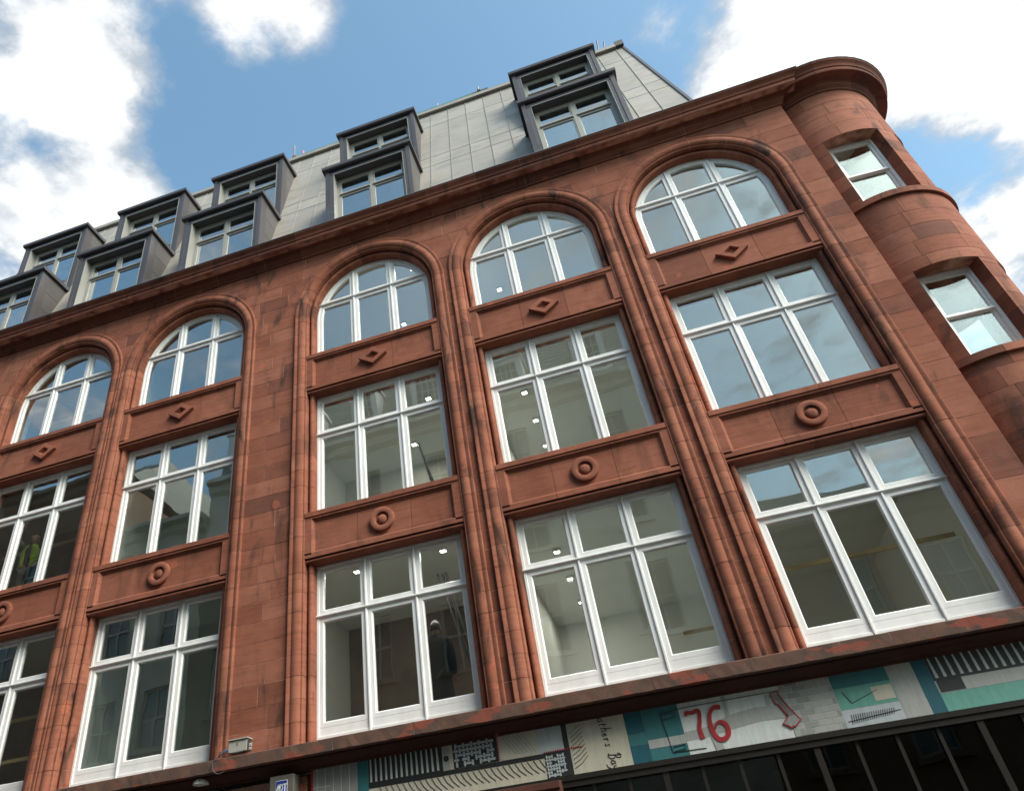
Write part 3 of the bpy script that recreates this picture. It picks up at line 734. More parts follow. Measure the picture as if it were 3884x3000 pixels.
# dormers: one built, the rest copied
def dormer(yf, zb, zt):
    bx0, bx1 = 0.07, DW - 0.07
    rw = lambda z_: roof_y(z_) + .05
    m = MB()
    ox0, ox1, oz1 = 0.30, DW - .27, zt - 0.27
    # front face as posts and beam
    zz0 = zb
    body = put('dormer', None or MB().box(ox0, ox1, yf + .235, yf + .25, zb, oz1).mesh('dormer'), 'greyframe', building)
    P = body
    for a, b in ((bx0, bx0 + .10), (bx1 - .10, bx1)):
        MB().box(a, b, yf - .012, yf + .26, zb, zt - .10).build('corner_post', 'zincdark', P)
    for a, b in ((bx0 + .104, ox0 - .012), (ox1 + .012, bx1 - .104)):
        zj = zb + (zt - zb) * .42
        MB().box(a, b, yf + .004, yf + .25, zb, zj - .004).build('front_panel', 'zincdark', P)
        MB().box(a, b, yf + .004, yf + .25, zj + .004, zt - .285).build('front_panel', 'zincdark', P)
    MB().box(bx0 + .104, bx1 - .104, yf + .006, yf + .25, oz1 + .002, zt - .16).build('head_panel', 'zincdark', P)
    MB().box(bx0 + .104, bx1 - .104, yf + .05, yf + .25, zt - .156, zt - .10).build('head_panel', 'zincdark', P)
    # pale lining of the recess
    MB().box(ox0 - .012, ox0, yf - .004, yf + .235, zb, oz1).build('reveal', 'greyframe', P)
    MB().box(ox1, ox1 + .012, yf - .004, yf + .235, zb, oz1).build('reveal', 'greyframe', P)
    MB().box(ox0, ox1, yf + .003, yf + .235, oz1 - .010, oz1).build('recess_soffit', 'zincdark', P)
    MB().box(ox0 - .012, ox1 + .012, yf - .008, yf + .002, oz1 - .014, oz1 + .004).build('drip_trim', 'greyframe', P)
    # cheeks in horizontal panels
    n = max(3, int((zt - .1 - zb) / .56))
    for sx_, x0_, x1_ in ((-1, bx0 + .004, bx0 + .05), (1, bx1 - .05, bx1 - .004)):
        for k in range(n):
            z0 = zb + (zt - .11 - zb) * k / n + .006; z1 = zb + (zt - .11 - zb) * (k + 1) / n - .006
            vs = [(x0_, yf + .26, z0), (x0_, rw(z0), z0), (x0_, rw(z1), z1), (x0_, yf + .26, z1)]
            vs2 = [(x1_, b, c) for a, b, c in vs]
            MB().add(vs + vs2, [(0, 1, 2, 3), (7, 6, 5, 4), (0, 4, 5, 1), (1, 5, 6, 2), (2, 6, 7, 3), (3, 7, 4, 0)]).build('cheek_panel', 'zinccheek', P)
        xi0, xi1 = (x0_ + .006, x1_ - .004) if sx_ < 0 else (x0_ + .004, x1_ - .006)
        vs = [(xi0, yf + .25, zb), (xi0, rw(zb) - .01, zb), (xi0, rw(zt - .12) - .01, zt - .12), (xi0, yf + .25, zt - .12)]
        vs2 = [(xi1, b, c) for a, b, c in vs]
        MB().add(vs + vs2, [(0, 1, 2, 3), (7, 6, 5, 4), (0, 4, 5, 1), (1, 5, 6, 2), (2, 6, 7, 3), (3, 7, 4, 0)]).build('cheek_core', 'darksteel', P)
    # flat roof with fascia
    pf = [(yf - .09, zt - .085), (yf - .10, zt - .01), (yf - .10, zt), (rw(zt) + .02, zt + .02), (rw(zt) + .02, zt - .10), (yf - .05, zt - .10)]
    MB().sweep([[(0.0, y_, z_) for y_, z_ in pf], [(DW, y_, z_) for y_, z_ in pf]], True).build('dormer_roof', 'zincdark', P)
    # window: frame, mullion, transom, four lights
    wy = yf + .215
    fw_ = .075; tz = oz1 - 0.62; cx = (ox0 + ox1) / 2
    MB().box(ox0, ox0 + fw_, wy, wy + .06, zb, oz1 - .01).build('window_frame', 'greyframe', P)
    MB().box(ox1 - fw_, ox1, wy, wy + .06, zb, oz1 - .01).build('window_frame', 'greyframe', P)
    MB().box(ox0 + fw_, ox1 - fw_, wy, wy + .06, oz1 - .10, oz1 - .01).build('window_frame', 'greyframe', P)
    MB().box(cx - .045, cx + .045, wy - .012, wy + .06, zb, oz1 - .10).build('mullion', 'greyframe', P)
    for a, b in ((ox0 + fw_, cx - .045), (cx + .045, ox1 - fw_)):
        pr = [(wy - .035, tz - .02), (wy - .035, tz + .02), (wy + .05, tz + .05), (wy + .05, tz - .05)]
        MB().sweep([[(a, y_, z_) for y_, z_ in pr], [(b, y_, z_) for y_, z_ in pr]], True).build('transom', 'greyframe', P)
        for z0, z1 in ((zb, tz - .05), (tz + .05, oz1 - .10)):
            m = MB(); ring_sweep(m, [(a, z0), (b, z0), (b, z1), (a, z1)], [(0, wy + .05), (0, wy + .004), (.035, wy + .004), (.045, wy + .02), (.045, wy + .05)])
            m.build('casement', 'greyframe', P)
            g_ = MB().prism_xz([(a + .03, z0 + .03), (b - .03, z0 + .03), (b - .03, z1 - .03), (a + .03, z1 - .03)], wy + .028, wy + .034).build('pane', 'glassroof', P)
    # the room behind: pale back board
    body.location = (0, 0, 0)
    MB().box(ox0 - .15, ox1 + .15, yf + 1.9, yf + 1.95, zb - .05, zt - .14).build('room_wall', 'plaster', P)
    MB().box(bx0 + .06, bx1 - .06, yf + .30, yf + 1.89, zt - .15, zt - .13).build('room_ceiling', 'plaster', P)
    return P
for yf, zb, zt in ((0.20, 14.86, 18.00), (1.20, 18.02, 20.95)):
    pd = dormer(yf, zb, zt)
    # the backing plate behind the window is not wanted: it stays only as sill strip
    pd.data = MB().box(0.30, DW - .27, yf + .19, yf + .30, zb - .05, zb + .03).mesh('dormer'); pd.data.materials.append(M['greyframe'])
    for k, d in enumerate(DORM):
        if k == 0: q = pd
        else:
            q = pd.copy(); col.objects.link(q); q.parent = building
            for ch in pd.children:
                c_ = ch.copy(); col.objects.link(c_); c_.parent = q
        q.location = (d, 0, 0)

# ------------------------------------------------------------------ ledge above the shops
LP = [(0.02, LEDGE_T + .13), (-0.03, LEDGE_T + .125), (LEDGE_Y + .02, LEDGE_T + .012), (LEDGE_Y, LEDGE_T), (LEDGE_Y, LEDGE_B + .01), (LEDGE_Y + .012, LEDGE_B), (LEDGE_Y + .09, LEDGE_B), (LEDGE_Y + .09, LEDGE_B + .012), (-.3, LEDGE_B + .012), (0.02, LEDGE_B + .012)]
lc = MB().sweep([[(XL, y_ + (.004 if y_ < -.1 else 0), z_ - (.004 if z_ > 4.1 else -.004)) for y_, z_ in LP], [(XPIL, y_ + (.004 if y_ < -.1 else 0), z_ - (.004 if z_ > 4.1 else -.004)) for y_, z_ in LP]], True)
ledge = lc.build('ledge', 'mortar', building)
xs = [XL]
while xs[-1] < XPIL - 1.9: xs.append(xs[-1] + rnd.uniform(1.1, 1.7))
xs.append(XPIL + .02)
for a, b in zip(xs, xs[1:]):
    n = 12; rg = []
    dz = rnd.uniform(-.003, .003)
    for i in range(n + 1):
        x_ = a + .003 + (b - a - .006) * i / n
        rg.append([(x_, y_ + (rnd.uniform(-.004, .004) if j in (2, 3, 4) else 0), z_ + dz + (rnd.uniform(-.004, .003) if j in (3, 4, 5) else 0)) for j, (y_, z_) in enumerate(LP)])
    MB().sweep(rg, True).build('ledge_stone', 'ledge', ledge)
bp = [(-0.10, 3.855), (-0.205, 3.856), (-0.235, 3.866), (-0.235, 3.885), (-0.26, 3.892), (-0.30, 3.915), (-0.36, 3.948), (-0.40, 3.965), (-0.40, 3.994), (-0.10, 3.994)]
MB().sweep([[(x_, y_, z_) for y_, z_ in bp] for x_ in (XL, XPIL)], True).build('bed_mould', 'stone_shaded', ledge)

# ------------------------------------------------------------------ shop front under the ledge
FY = -0.20
def pier(x0, x1):
    core = MB().box(x0 + .01, x1 - .01, FY + .03, 0.3, 0.0, 3.80).build('shop_pier', 'mortar', building)
    zc = [0.0, 0.5, 0.95, 1.4, 1.85, 2.3, 2.75, 3.2, 3.70]
    for k, (a, b) in enumerate(zip(zc, zc[1:])):
        MB().box(x0, x1, FY - .02, 0.28, a + .004, b - .004).build('pier_stone', 'stone', core)
for a, b in ((-1.95, -0.06), (9.55, 10.20), (-10.4, -9.0)): pier(a, b)
sf = MB().box(0.0, 9.545, FY + .05, FY + .30, 3.13, 3.26).build('shop_front', 'shopframe', building)
MB().box(0.0, 9.545, FY - .03, FY + .05, 3.20, 3.258).build('fascia_rail', 'shopframe', sf)
MB().box(0.0, 9.545, FY - .01, FY + .05, 3.13, 3.196).build('fascia_rail', 'shopframe', sf)
MB().box(0.0, 9.545, FY - .02, FY + .20, 0.0, 0.45).build('stallriser', 'shopframe', sf)
k = 0; x_ = 4.30 - 0.443 * 9
while x_ < 9.6:
    if x_ > 0.02 and x_ < 9.5:
        big = k % 4 == 2
        MB().box(x_ - (.035 if big else .02), x_ + (.035 if big else .02), FY + (.01 if big else .03), FY + .12, 0.45, 3.13).build('glazing_bar', 'shopframe', sf)
        MB().box(x_ + .022, x_ + .443 - .022, FY + .072, FY + .078, 0.47, 3.12).build('shop_pane', 'glassshop', sf)
    x_ += 0.443; k += 1
MB().box(0.0, 9.545, FY + .05, FY + .10, 2.30, 2.36).build('shop_transom', 'shopframe', sf)
MB().box(-8.95, -2.0, FY - .0, FY + .30, 3.1, 3.70).build('plain_fascia', 'shopframe', building)
MB().box(-8.95, -2.0, FY + .05, FY + .30, 0.0, 3.1).build('shutter', 'darksteel', building)
# stone hood over the doorway
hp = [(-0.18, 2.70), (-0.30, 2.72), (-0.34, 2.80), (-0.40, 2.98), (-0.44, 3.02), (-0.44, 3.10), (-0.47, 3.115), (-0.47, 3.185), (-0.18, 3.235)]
MB().sweep([[(x_, y_, z_) for y_, z_ in hp] for x_ in (1.75, 3.47)], True).build('door_hood', 'stone_shaded', building)
# dark shop interior
si = MB().box(-10.3, 10.1, 4.9, 5.0, 0, 3.9).box(-10.3, 10.1, .34, 5, -.02, .01).box(-10.3, 10.1, .12, 5.0, 3.62, 3.88)
si.box(-10.4, -10.3, .12, 5, 0, 3.9).box(10.1, 10.2, .12, 5, 0, 3.9); si.build('shop_interior', 'floorint', building)

# ------------------------------------------------------------------ painted fascia sign
C_ = dict(cream=(0.50, 0.46, 0.37), white=(0.60, 0.61, 0.60), grey=(0.27, 0.265, 0.255), grey2=(0.36, 0.355, 0.34), lgrey=(0.42, 0.45, 0.47), teal=(0.032, 0.145, 0.160), teald=(0.008, 0.085, 0.115),
          green=(0.12, 0.325, 0.27), black=(0.016, 0.017, 0.019), red=(0.34, 0.016, 0.020), line=(0.55, 0.55, 0.52), hatch=(0.075, 0.068, 0.058), pale=(0.46, 0.47, 0.46))
for k_, v_ in C_.items():
    t = NT('sign_' + k_); P = t.pos((6, 1, 1))
    c = t.mix(t.rng(t.noise(P, 4.0, 5, 0.7, 0.6), 0.3, 0.75), v_, tuple(q * .80 for q in v_)); M['s_' + k_] = t.bsdf(c, 0.55)
sign = MB().box(0.0, 9.54, FY, FY + .045, 3.262, 3.90).build('painted_sign', 's_cream')
tag(sign, 'long hand painted shop fascia with the red number 76 under the stone ledge', 'sign')
def plate(nm, mat, x0, x1, z0, z1, lay=1):
    return MB().box(x0, x1, FY - .003 * lay, FY + .01, z0, z1).build(nm, 's_' + mat, sign)
def ribbon(nm, mat, pts, w, lay=2, closed=False):
    """flat painted stroke through (x,z) points"""
    m = MB(); P = [Vector(p) for p in pts]; L = []; Rr = []
    n = len(P)
    for i in range(n):
        a = P[i - 1] if (i > 0 or closed) else P[i]; b = P[(i + 1) % n] if (i < n - 1 or closed) else P[i]
        d = (b - a).normalized(); nn = Vector((-d.y, d.x)); ww = w[i] if isinstance(w, (list, tuple)) else w
        L.append(P[i] + nn * ww / 2); Rr.append(P[i] - nn * ww / 2)
    y0 = FY - .003 * lay; y1 = FY + .004
    rg = [[(l.x, y0, l.y), (r_.x, y0, r_.y), (r_.x, y1, r_.y), (l.x, y1, l.y)] for l, r_ in zip(L, Rr)]
    if closed: rg.append(rg[0])
    m.sweep(rg, True, not closed); return m.build(nm, 's_' + mat, sign)
def smooth(pts, w, k=5):
    P = [Vector(p) for p in pts]; out = []; ow = []
    for i in range(len(P) - 1):
        p0, p1, p2, p3 = P[max(i - 1, 0)], P[i], P[i + 1], P[min(i + 2, len(P) - 1)]
        for q_ in range(k):
            q = q_ / k; out.append(0.5 * ((2 * p1) + (-p0 + p2) * q + (2 * p0 - 5 * p1 + 4 * p2 - p3) * q * q + (-p0 + 3 * p1 - 3 * p2 + p3) * q ** 3)); ow.append(w[i] + (w[i + 1] - w[i]) * q)
    return out + [P[-1]], ow + [w[-1]]
def multi(nm, mat, strokes, w, lay=2):
    m = MB()
    for pts in strokes:
        P = [Vector(p) for p in pts]; rg = []
        for i in range(len(P)):
            d = (P[min(i + 1, len(P) - 1)] - P[max(i - 1, 0)]).normalized(); nn = Vector((-d.y, d.x)) * w / 2
            l, r_ = P[i] + nn, P[i] - nn
            rg.append([(l.x, FY - .003 * lay, l.y), (r_.x, FY - .003 * lay, r_.y), (r_.x, FY + .004, r_.y), (l.x, FY + .004, l.y)])
        m.sweep(rg, True)
    return m.build(nm, 's_' + mat, sign)
ZB, ZT = 3.264, 3.895
plate('painted_panel', 'red', 0.002, 0.035, ZB, ZT); plate('painted_panel', 'grey', 0.036, 0.70, ZB, ZT)
multi('grid_line', 'line', [[(0.10 + .12 * i, ZB), (0.10 + .12 * i, ZT)] for i in range(5)] + [[(0.04, ZB + .17), (0.70, ZB + .19)], [(0.04, ZB + .36), (0.30, ZB + .36)]], .007)
plate('painted_panel', 'teal', 0.702, 0.86, ZB, ZT)
plate('painted_panel', 'black', 0.862, 1.93, 3.50, ZT)
for i in range(14):
    xx = 0.90 + i * .074; ribbon('painted_bar', 'pale', [(xx, 3.575), (xx, 3.74), (xx - .004, ZT)], [.030, .026, .014])
plate('painted_panel', 'grey2', 1.932, 2.03, 3.56, ZT); plate('painted_panel', 'cream', 2.031, 2.08, 3.56, ZT)
ribbon('painted_spot', 'black', [(1.985 + .022 * math.cos(a), 3.70 + .022 * math.sin(a)) for a in [q * math.pi / 4 for q in range(8)]], .03, 2, True)
plate('painted_panel', 'black', 0.862, 3.30, 3.505, 3.555, 2)
plate('painted_panel', 'black', 2.082, 2.70, 3.56, ZT)
m = MB(); r2 = random.Random(3)
def weave(m, x0, x1, z0, z1, s_):
    nx, nz = int((x1 - x0) / s_), int((z1 - z0) / s_)
    for i in range(nx):
        for j in range(nz):
            if r2.random() < .10: continue
            cx, cz = x0 + (i + .5) * s_, z0 + (j + .5) * s_
            if (i + j) % 2: m.box(cx - s_ * .62, cx + s_ * .62, FY - .006, FY, cz - s_ * .26, cz + s_ * .26)
            else: m.box(cx - s_ * .26, cx + s_ * .26, FY - .0068, FY, cz - s_ * .58, cz + s_ * .58)
weave(m, 2.10, 2.68, 3.575, ZT - .01, .055); m.build('woven_pattern', 's_lgrey', sign)
multi('stitch_marks', 'red', [[(2.70, z_), (2.715, z_ + .014)] for z_ in [3.57 + .03 * i for i in range(10)]], .014)
plate('painted_panel', 'cream', 2.725, 3.24, 3.56, ZT)
multi('brush_stroke', 'grey2', [[(2.75 + .05 * i, ZT - .005), (2.83 + .055 * i, ZT - .14), (2.95 + .05 * i, 3.60)] for i in range(6)], .016)
plate('painted_panel', 'lgrey', 3.242, 3.57, 3.56, ZT)
plate('painted_panel', 'black', 3.30, 3.575, ZB, 3.56); m = MB(); weave(m, 3.31, 3.565, ZB + .01, 3.55, .036); m.build('woven_pattern', 's_lgrey', sign)
multi('stitch_marks', 'red', [[(3.30 + .03 * i, 3.565 + .0 * i), (3.318 + .03 * i, 3.567)] for i in range(17)], .016, 3)
plate('painted_panel', 'black', 3.577, 3.645, ZB, ZT, 2)
hs = []
for i in range(28):
    xx = 1.02 + i * .082; hs.append([(xx, 3.497), (xx + .05, 3.41), (xx + .13, 3.335 + .01 * r2.random())])
multi('hatch_line', 'hatch', hs, .008)
hs = [[(3.67, 3.33 + .05 * i), (3.76, 3.37 + .052 * i), (3.86 - .004 * i, 3.45 + .047 * i)] for i in range(9)]
multi('hatch_line', 'hatch', hs, .006)
# handwriting running down the board
GL = {'a': [[(.5, .45), (.3, .5), (.1, .3), (.1, .1), (.25, 0), (.45, .12), (.52, .48), (.5, .1), (.62, 0)]],
      't': [[(.35, .85), (.22, .3), (.25, .05), (.4, 0)], [(.08, .55), (.55, .6)]],
      'h': [[(.25, .95), (.1, 0)], [(.14, .3), (.35, .5), (.48, .4), (.42, .1), (.58, 0)]],
      'e': [[(.1, .22), (.42, .32), (.4, .48), (.22, .48), (.1, .2), (.22, 0), (.5, .1)]],
      'r': [[(.12, .5), (.16, 0)], [(.16, .3), (.3, .48), (.46, .46)]],
      's': [[(.45, .45), (.25, .48), (.22, .32), (.38, .2), (.3, .02), (.08, .05)]],
      'B': [[(.3, .95), (.12, -.05)], [(.0, .75), (.3, 1.0), (.62, .9), (.55, .62), (.22, .5), (.6, .42), (.62, .1), (.3, -.08), (-.08, .05)]],
      'y': [[(.12, .48), (.15, .2), (.3, .15), (.48, .3)], [(.52, .5), (.42, -.1), (.15, -.45), (-.2, -.5)]]}
sc = .092; st_ = []
u = 0.0
for ch in 'athers Bay':
    if ch == ' ': u += .75; continue
    k_ = 1.35 if ch in 'Bh' else 1.0
    for pl in GL[ch]:
        st_.append([(4.06 + v_ * sc * k_ * 1.25 + (u + a_) * sc * .12, 3.86 - (u + a_) * sc) for a_, v_ in pl])
    u += .66 if ch != 'B' else .75
multi('handwriting', 'black', st_, .009)
for z0, z1, cl in ((ZB, 3.46, 'teald'), (3.463, 3.60, 'teal'), (3.603, ZT, 'teald')): plate('painted_panel', cl, 4.40, 4.63, z0, z1)
plate('painted_panel', 'teal', 4.632, 5.09, ZB, ZT); plate('painted_panel', 'grey2', 4.632, 5.09, 3.40, 3.50, 2)
plate('painted_panel', 'white', 5.092, 6.33, ZB, ZT)
ribbon('painted_road', 'grey2', [(5.09, 3.47), (5.35, 3.48), (5.7, 3.55), (6.0, 3.58), (6.33, 3.56)], [.10, .11, .16, .16, .15], 2)
ribbon('painted_road', 'grey2', [(5.46, ZB), (5.43, 3.48)], .10, 3); ribbon('painted_road', 'grey2', [(5.66, 3.55), (5.66, ZT)], .045, 3); ribbon('painted_road', 'grey2', [(6.14, 3.56), (6.17, ZT - .14), (6.33, ZT - .13)], .06, 3)
multi('ink_line', 'black', [[(4.86, 3.78), (5.2, 3.80), (5.9, 3.80), (6.33, 3.80)], [(4.86, 3.79), (4.90, 3.32), (5.3, 3.31)], [(4.86, 3.76), (5.02, 3.77), (5.02, 3.71), (4.87, 3.70)], [(4.92, 3.33), (5.06, 3.34), (5.06, 3.39), (4.92, 3.38)]], .006, 4)
ribbon('number_stroke', 'red', *smooth([(5.165, 3.70), (5.18, 3.735), (5.24, 3.725), (5.33, 3.735), (5.315, 3.63), (5.285, 3.53), (5.29, 3.415)], [.022, .045, .04, .045, .045, .05, .055]), 5)
ribbon('number_stroke', 'red', *smooth([(5.60, 3.735), (5.52, 3.74), (5.455, 3.68), (5.425, 3.57), (5.43, 3.46), (5.47, 3.385), (5.54, 3.375), (5.60, 3.42), (5.61, 3.51), (5.56, 3.565), (5.50, 3.555), (5.465, 3.50)], [.05, .045, .045, .05, .055, .055, .05, .055, .055, .045, .03, .02]), 6)
bo = [(6.22, 3.77), (6.30, 3.80), (6.34, 3.66), (6.42, 3.51), (6.46, 3.44), (6.38, 3.38), (6.345, 3.385), (6.34, 3.365), (6.25, 3.43), (6.30, 3.47), (6.34, 3.50), (6.30, 3.58), (6.27, 3.65), (6.24, 3.66)]
MB().prism_xz(bo[::-1], FY - .018, FY + .004).build('painted_plan', 's_grey', sign)
ribbon('plan_outline', 'red', bo, .014, 7, True)
multi('plan_hatch', 'black', [[(6.24 + .008 * i, 3.66 - .018 * i + .08), (6.32 + .008 * i, 3.70 - .018 * i + .05)] for i in range(14)], .005, 7)
plate('painted_panel', 'line', 6.34, 6.93, ZB, ZT)
for j in range(9):
    zz_ = ZB + .07 * j; o_ = (.08 if j % 2 else 0)
    for i in range(-1, 4):
        a, b = max(6.344, 6.404 + .16 * i + o_), min(6.926, 6.556 + .16 * i + o_)
        if b - a > .02: plate('painted_brick', ('grey2', 'grey')[(i * 7 + j * 3) % 3 == 0], a, b, zz_ + .004, min(zz_ + .066, ZT), 2)
plate('painted_panel', 'green', 6.932, 7.58, 3.46, 3.70); plate('painted_panel', 'teal', 6.932, 7.58, 3.702, ZT); plate('painted_panel', 'cream', 7.34, 7.57, 3.50, 3.66, 2); plate('painted_panel', 'lgrey', 6.932, 7.58, ZB, 3.458)
multi('ink_line', 'black', [[(6.96, 3.33), (7.56, 3.37)], [(7.02, 3.66), (7.08, 3.52), (7.40, 3.62)]] + [[(7.0 + .025 * i, 3.30 + .002 * i), (7.02 + .025 * i, 3.40)] for i in range(20)], .005, 3)
plate('painted_panel', 'grey2', 7.582, 7.87, ZB, ZT); plate('painted_panel', 'teald', 7.872, 8.03, ZB, ZT)
plate('painted_panel', 'green', 8.032, 9.53, ZB, 3.46); plate('painted_panel', 'grey2', 8.032, 9.53, 3.462, 3.60); plate('painted_panel', 'black', 8.032, 9.53, 3.602, ZT)
plate('painted_panel', 'black', 8.05, 8.32, 3.47, 3.60, 2)
for i in range(16):
    xx = 8.08 + i * .092; ribbon('painted_bar', 'pale', [(xx, 3.63), (xx - .004, 3.76), (xx - .01, ZT)], [.034, .028, .014], 2)

# ------------------------------------------------------------------ things fixed to the wall
# alarm bell box with its badge
al = MB().prism_xz([(-.53, 3.44), (-.16, 3.44), (-.16, 3.82), (-.53, 3.82)], -.40, -.221).build('alarm_box', plain('brown_grey_metal', (0.13, 0.115, 0.10), 0.45, 0.2, 6), bevel=.012)
tag(al, 'grey burglar alarm box with a blue ADT badge on the shop pier', 'alarm box')
t = NT('badge_white'); M['badgew'] = t.bsdf((0.75, 0.76, 0.78), .4)
t = NT('badge_blue'); M['badgeb'] = t.bsdf((0.012, 0.035, 0.22), .4)
MB().box(-.43, -.255, -.404, -.398, 3.575, 3.755).build('badge_border', 'badgew', al)
MB().box(-.424, -.261, -.407, -.398, 3.581, 3.749).build('badge', 'badgeb', al)
lt = []
for ox, pl in ((-.418, [[(0, 0), (.028, .085), (.05, 0)], [(.012, .028), (.044, .028)]]), (-.366, [[(0, 0), (0, .085), (.03, .078), (.044, .042), (.03, .006), (0, 0)]]), (-.316, [[(0, .082), (.052, .082)], [(.026, .085), (.026, 0)]])):
    for p_ in pl: lt.append([(ox + a + .25 * b * .2, 3.62 + b) for a, b in p_])
m = MB()
for pts in lt:
    for a, b in zip(pts, pts[1:]):
        a, b = Vector(a), Vector(b); d = (b - a).normalized() * .006; nn = Vector((-d.y, d.x)) * 1.25
        c4 = [a - d - nn, b + d - nn, b + d + nn, a - d + nn]
        m.prism_xz([(p.x, p.y) for p in c4], -.4105, -.405)
m.build('badge_letters', 'badgew', al)
# grey junction box with cables on the ledge
jb = MB().box(-1.18, -.88, -.46, -.335, 4.215, 4.372).build('junction_box', 'boxgrey', bevel=.006)
tag(jb, 'grey junction box with loose cables standing on the stone ledge', 'junction box')
MB().box(-1.19, -.865, -.478, -.325, 4.374, 4.392).build('lid', 'boxgrey', jb, bevel=.004)
for i, cl in enumerate(((.55, .32, .05), (.03, .12, .25), (.03, .12, .25), (.55, .42, .05))):
    mt = flat('sticker_ink_%d' % i, cl)
    for j in range(3): MB().box(-1.07 + .017 * i, -1.058 + .017 * i, -.4612, -.459, 4.30 + .018 * j - .004 * i, 4.311 + .018 * j - .004 * i).build('sticker_mark', mt, jb)
for z_ in (4.235, 4.255, 4.285, 4.305):
    MB().tube([(-.88, -.40, z_), (-.845, -.40, z_), (-.835, -.40, z_ + .008)], .007, 6).build('cable_gland', 'white', jb)
MB().box(-.88, -.872, -.455, -.34, 4.22, 4.37).build('side_cover', 'darksteel', jb)
def cable(pts, r_, mat, parent):
    P = [Vector(p) for p in pts]; out = []
    for i in range(len(P) - 1):
        p0, p1, p2, p3 = P[max(i - 1, 0)], P[i], P[i + 1], P[min(i + 2, len(P) - 1)]
        for k in range(6):
            q = k / 6; out.append(0.5 * ((2 * p1) + (-p0 + p2) * q + (2 * p0 - 5 * p1 + 4 * p2 - p3) * q * q + (-p0 + 3 * p1 - 3 * p2 + p3) * q ** 3))
    out.append(P[-1]); return MB().tube(out, r_, 6).build('cable', mat, parent, True)
cable([(-.90, -.47, 4.215), (-1.0, -.50, 4.195), (-1.10, -.49, 4.20), (-1.22, -.48, 4.23), (-1.30, -.50, 4.19), (-1.36, -.545, 4.12), (-1.35, -.55, 4.02), (-1.28, -.545, 3.955), (-1.20, -.54, 3.96), (-1.17, -.54, 3.985)], .008, 'darksteel', jb)
cable([(-1.18, -.44, 4.27), (-1.23, -.46, 4.26), (-1.29, -.46, 4.22), (-1.33, -.44, 4.19)], .010, flat('blue_cable', (.04, .13, .26)), jb)
cable([(-1.18, -.45, 4.25), (-1.26, -.47, 4.23), (-1.34, -.45, 4.20), (-1.30, -.46, 4.26)], .006, 'darksteel', jb)
# small white wall light peeping in under the ledge
wl_ = MB().sweep([[(-1.66 + r_ * math.cos(a), -.34 + r_ * math.sin(a), z_) for a in [q * math.pi / 8 for q in range(16)]] for r_, z_ in ((.002, 3.985), (.07, 3.972), (.105, 3.94), (.115, 3.90), (.10, 3.895))], True).build('wall_light', 'badgew', None, True)
tag(wl_, 'small white dome light fixed below the ledge beside the alarm box', 'wall light')

# ------------------------------------------------------------------ rooms behind the windows
sh = MB()
for z0, z1 in ((3.89, 4.15), (7.20, 7.75), (10.75, 11.30)): sh.box(-10.35, 9.75, .345, 6.0, z0, z1)
sh.box(-10.35, 9.75, .345, 6.0, 14.15, 14.6)
sh.box(-10.35, 9.75, 6.0, 6.2, 3.9, 14.6); sh.box(-10.5, -10.35, .345, 6.2, 3.9, 14.6); sh.box(9.75, 9.9, .345, 6.2, 3.9, 14.6)
sh.build('floor_shell', 'ceiling', building)
for z0, z1 in ((4.152, 7.198), (7.752, 10.748), (11.302, 14.148)):
    for x_ in (-4.62, -1.05, 2.98): MB().box(x_ - .06, x_ + .06, .345, 6.0, z0, z1).build('partition_wall', 'plaster', building)
    MB().box(-4.55, -1.12, 1.75, 1.83, z0, z1).build('partition_wall', 'partition', building)
    MB().box(-.985, 2.915, 3.6, 3.68, z0, z1).build('partition_wall', 'partition' if z0 > 5 else 'brownwall', building)
    MB().box(-10.3, -4.7, 2.6, 2.68, z0, z1).build('partition_wall', 'partition' if z0 > 11 else 'brownwall', building)
for x0 in BAYS.values():
    for z0, z1, arch in ((Z1B, Z1T, 0), (Z2B, Z2T, 0), (Z3B, ZSP + .35, 1)):
        for s_, xe in ((-1, x0), (1, x0 + WW)):
            vs = [(xe + s_ * .0, .10, z0), (xe + s_ * .10, .42, z0), (xe + s_ * .16, .42, z0), (xe + s_ * .12, .10, z0)]
            vs2 = [(a, b, z1) for a, b, c in vs]
            MB().add(vs + vs2, [(0, 1, 2, 3), (7, 6, 5, 4), (0, 4, 5, 1), (1, 5, 6, 2), (2, 6, 7, 3), (3, 7, 4, 0)]).build('reveal_lining', 'plaster', building)

# ceiling lights
def ceiling_light(x_, y_, z_, lab, tilt=0.0):
    e = empty('ceiling_light', (x_, y_, z_)); tag(e, lab, 'ceiling light', 'lit square ceiling lights')
    MB().box(-.07, .07, -.06, .06, -.05, -.004).build('housing', 'badgew', e)
    MB().box(-.045, .045, -.04, .04, -.056, -.049).build('lens', 'lamp', e)
    MB().tube([(0, 0, -.004), (0, 0, .0)], .02, 8).build('ceiling_rose', 'badgew', e)
    ld = bpy.data.lights.new('lamp_glow', 'AREA'); ld.energy = 6.0; ld.size = .08; ld.color = (1.0, .94, .84)
    lo_ = bpy.data.objects.new('lamp_glow', ld); col.objects.link(lo_); lo_.parent = e; lo_.location = (0, 0, -.062)
for y_, w_ in ((1.95, 'nearest the glass'), (3.31, 'second in from the glass'), (4.68, 'deepest in the room')): ceiling_light(3.78, y_, 7.2, 'lit ceiling light %s behind the window directly above number 76' % w_)
for y_, w_ in ((1.89, 'nearest the glass'), (3.0, 'middle one'), (4.12, 'deepest in the room')): ceiling_light(3.81, y_, 10.75, 'lit ceiling light of a middle-floor row of three, %s' % w_)
for y_, w_ in ((1.17, 'close to the transom'), (2.25, 'deeper in the room')): ceiling_light(3.70, y_, 14.15, 'lit ceiling light behind the middle arched window of three, %s' % w_)
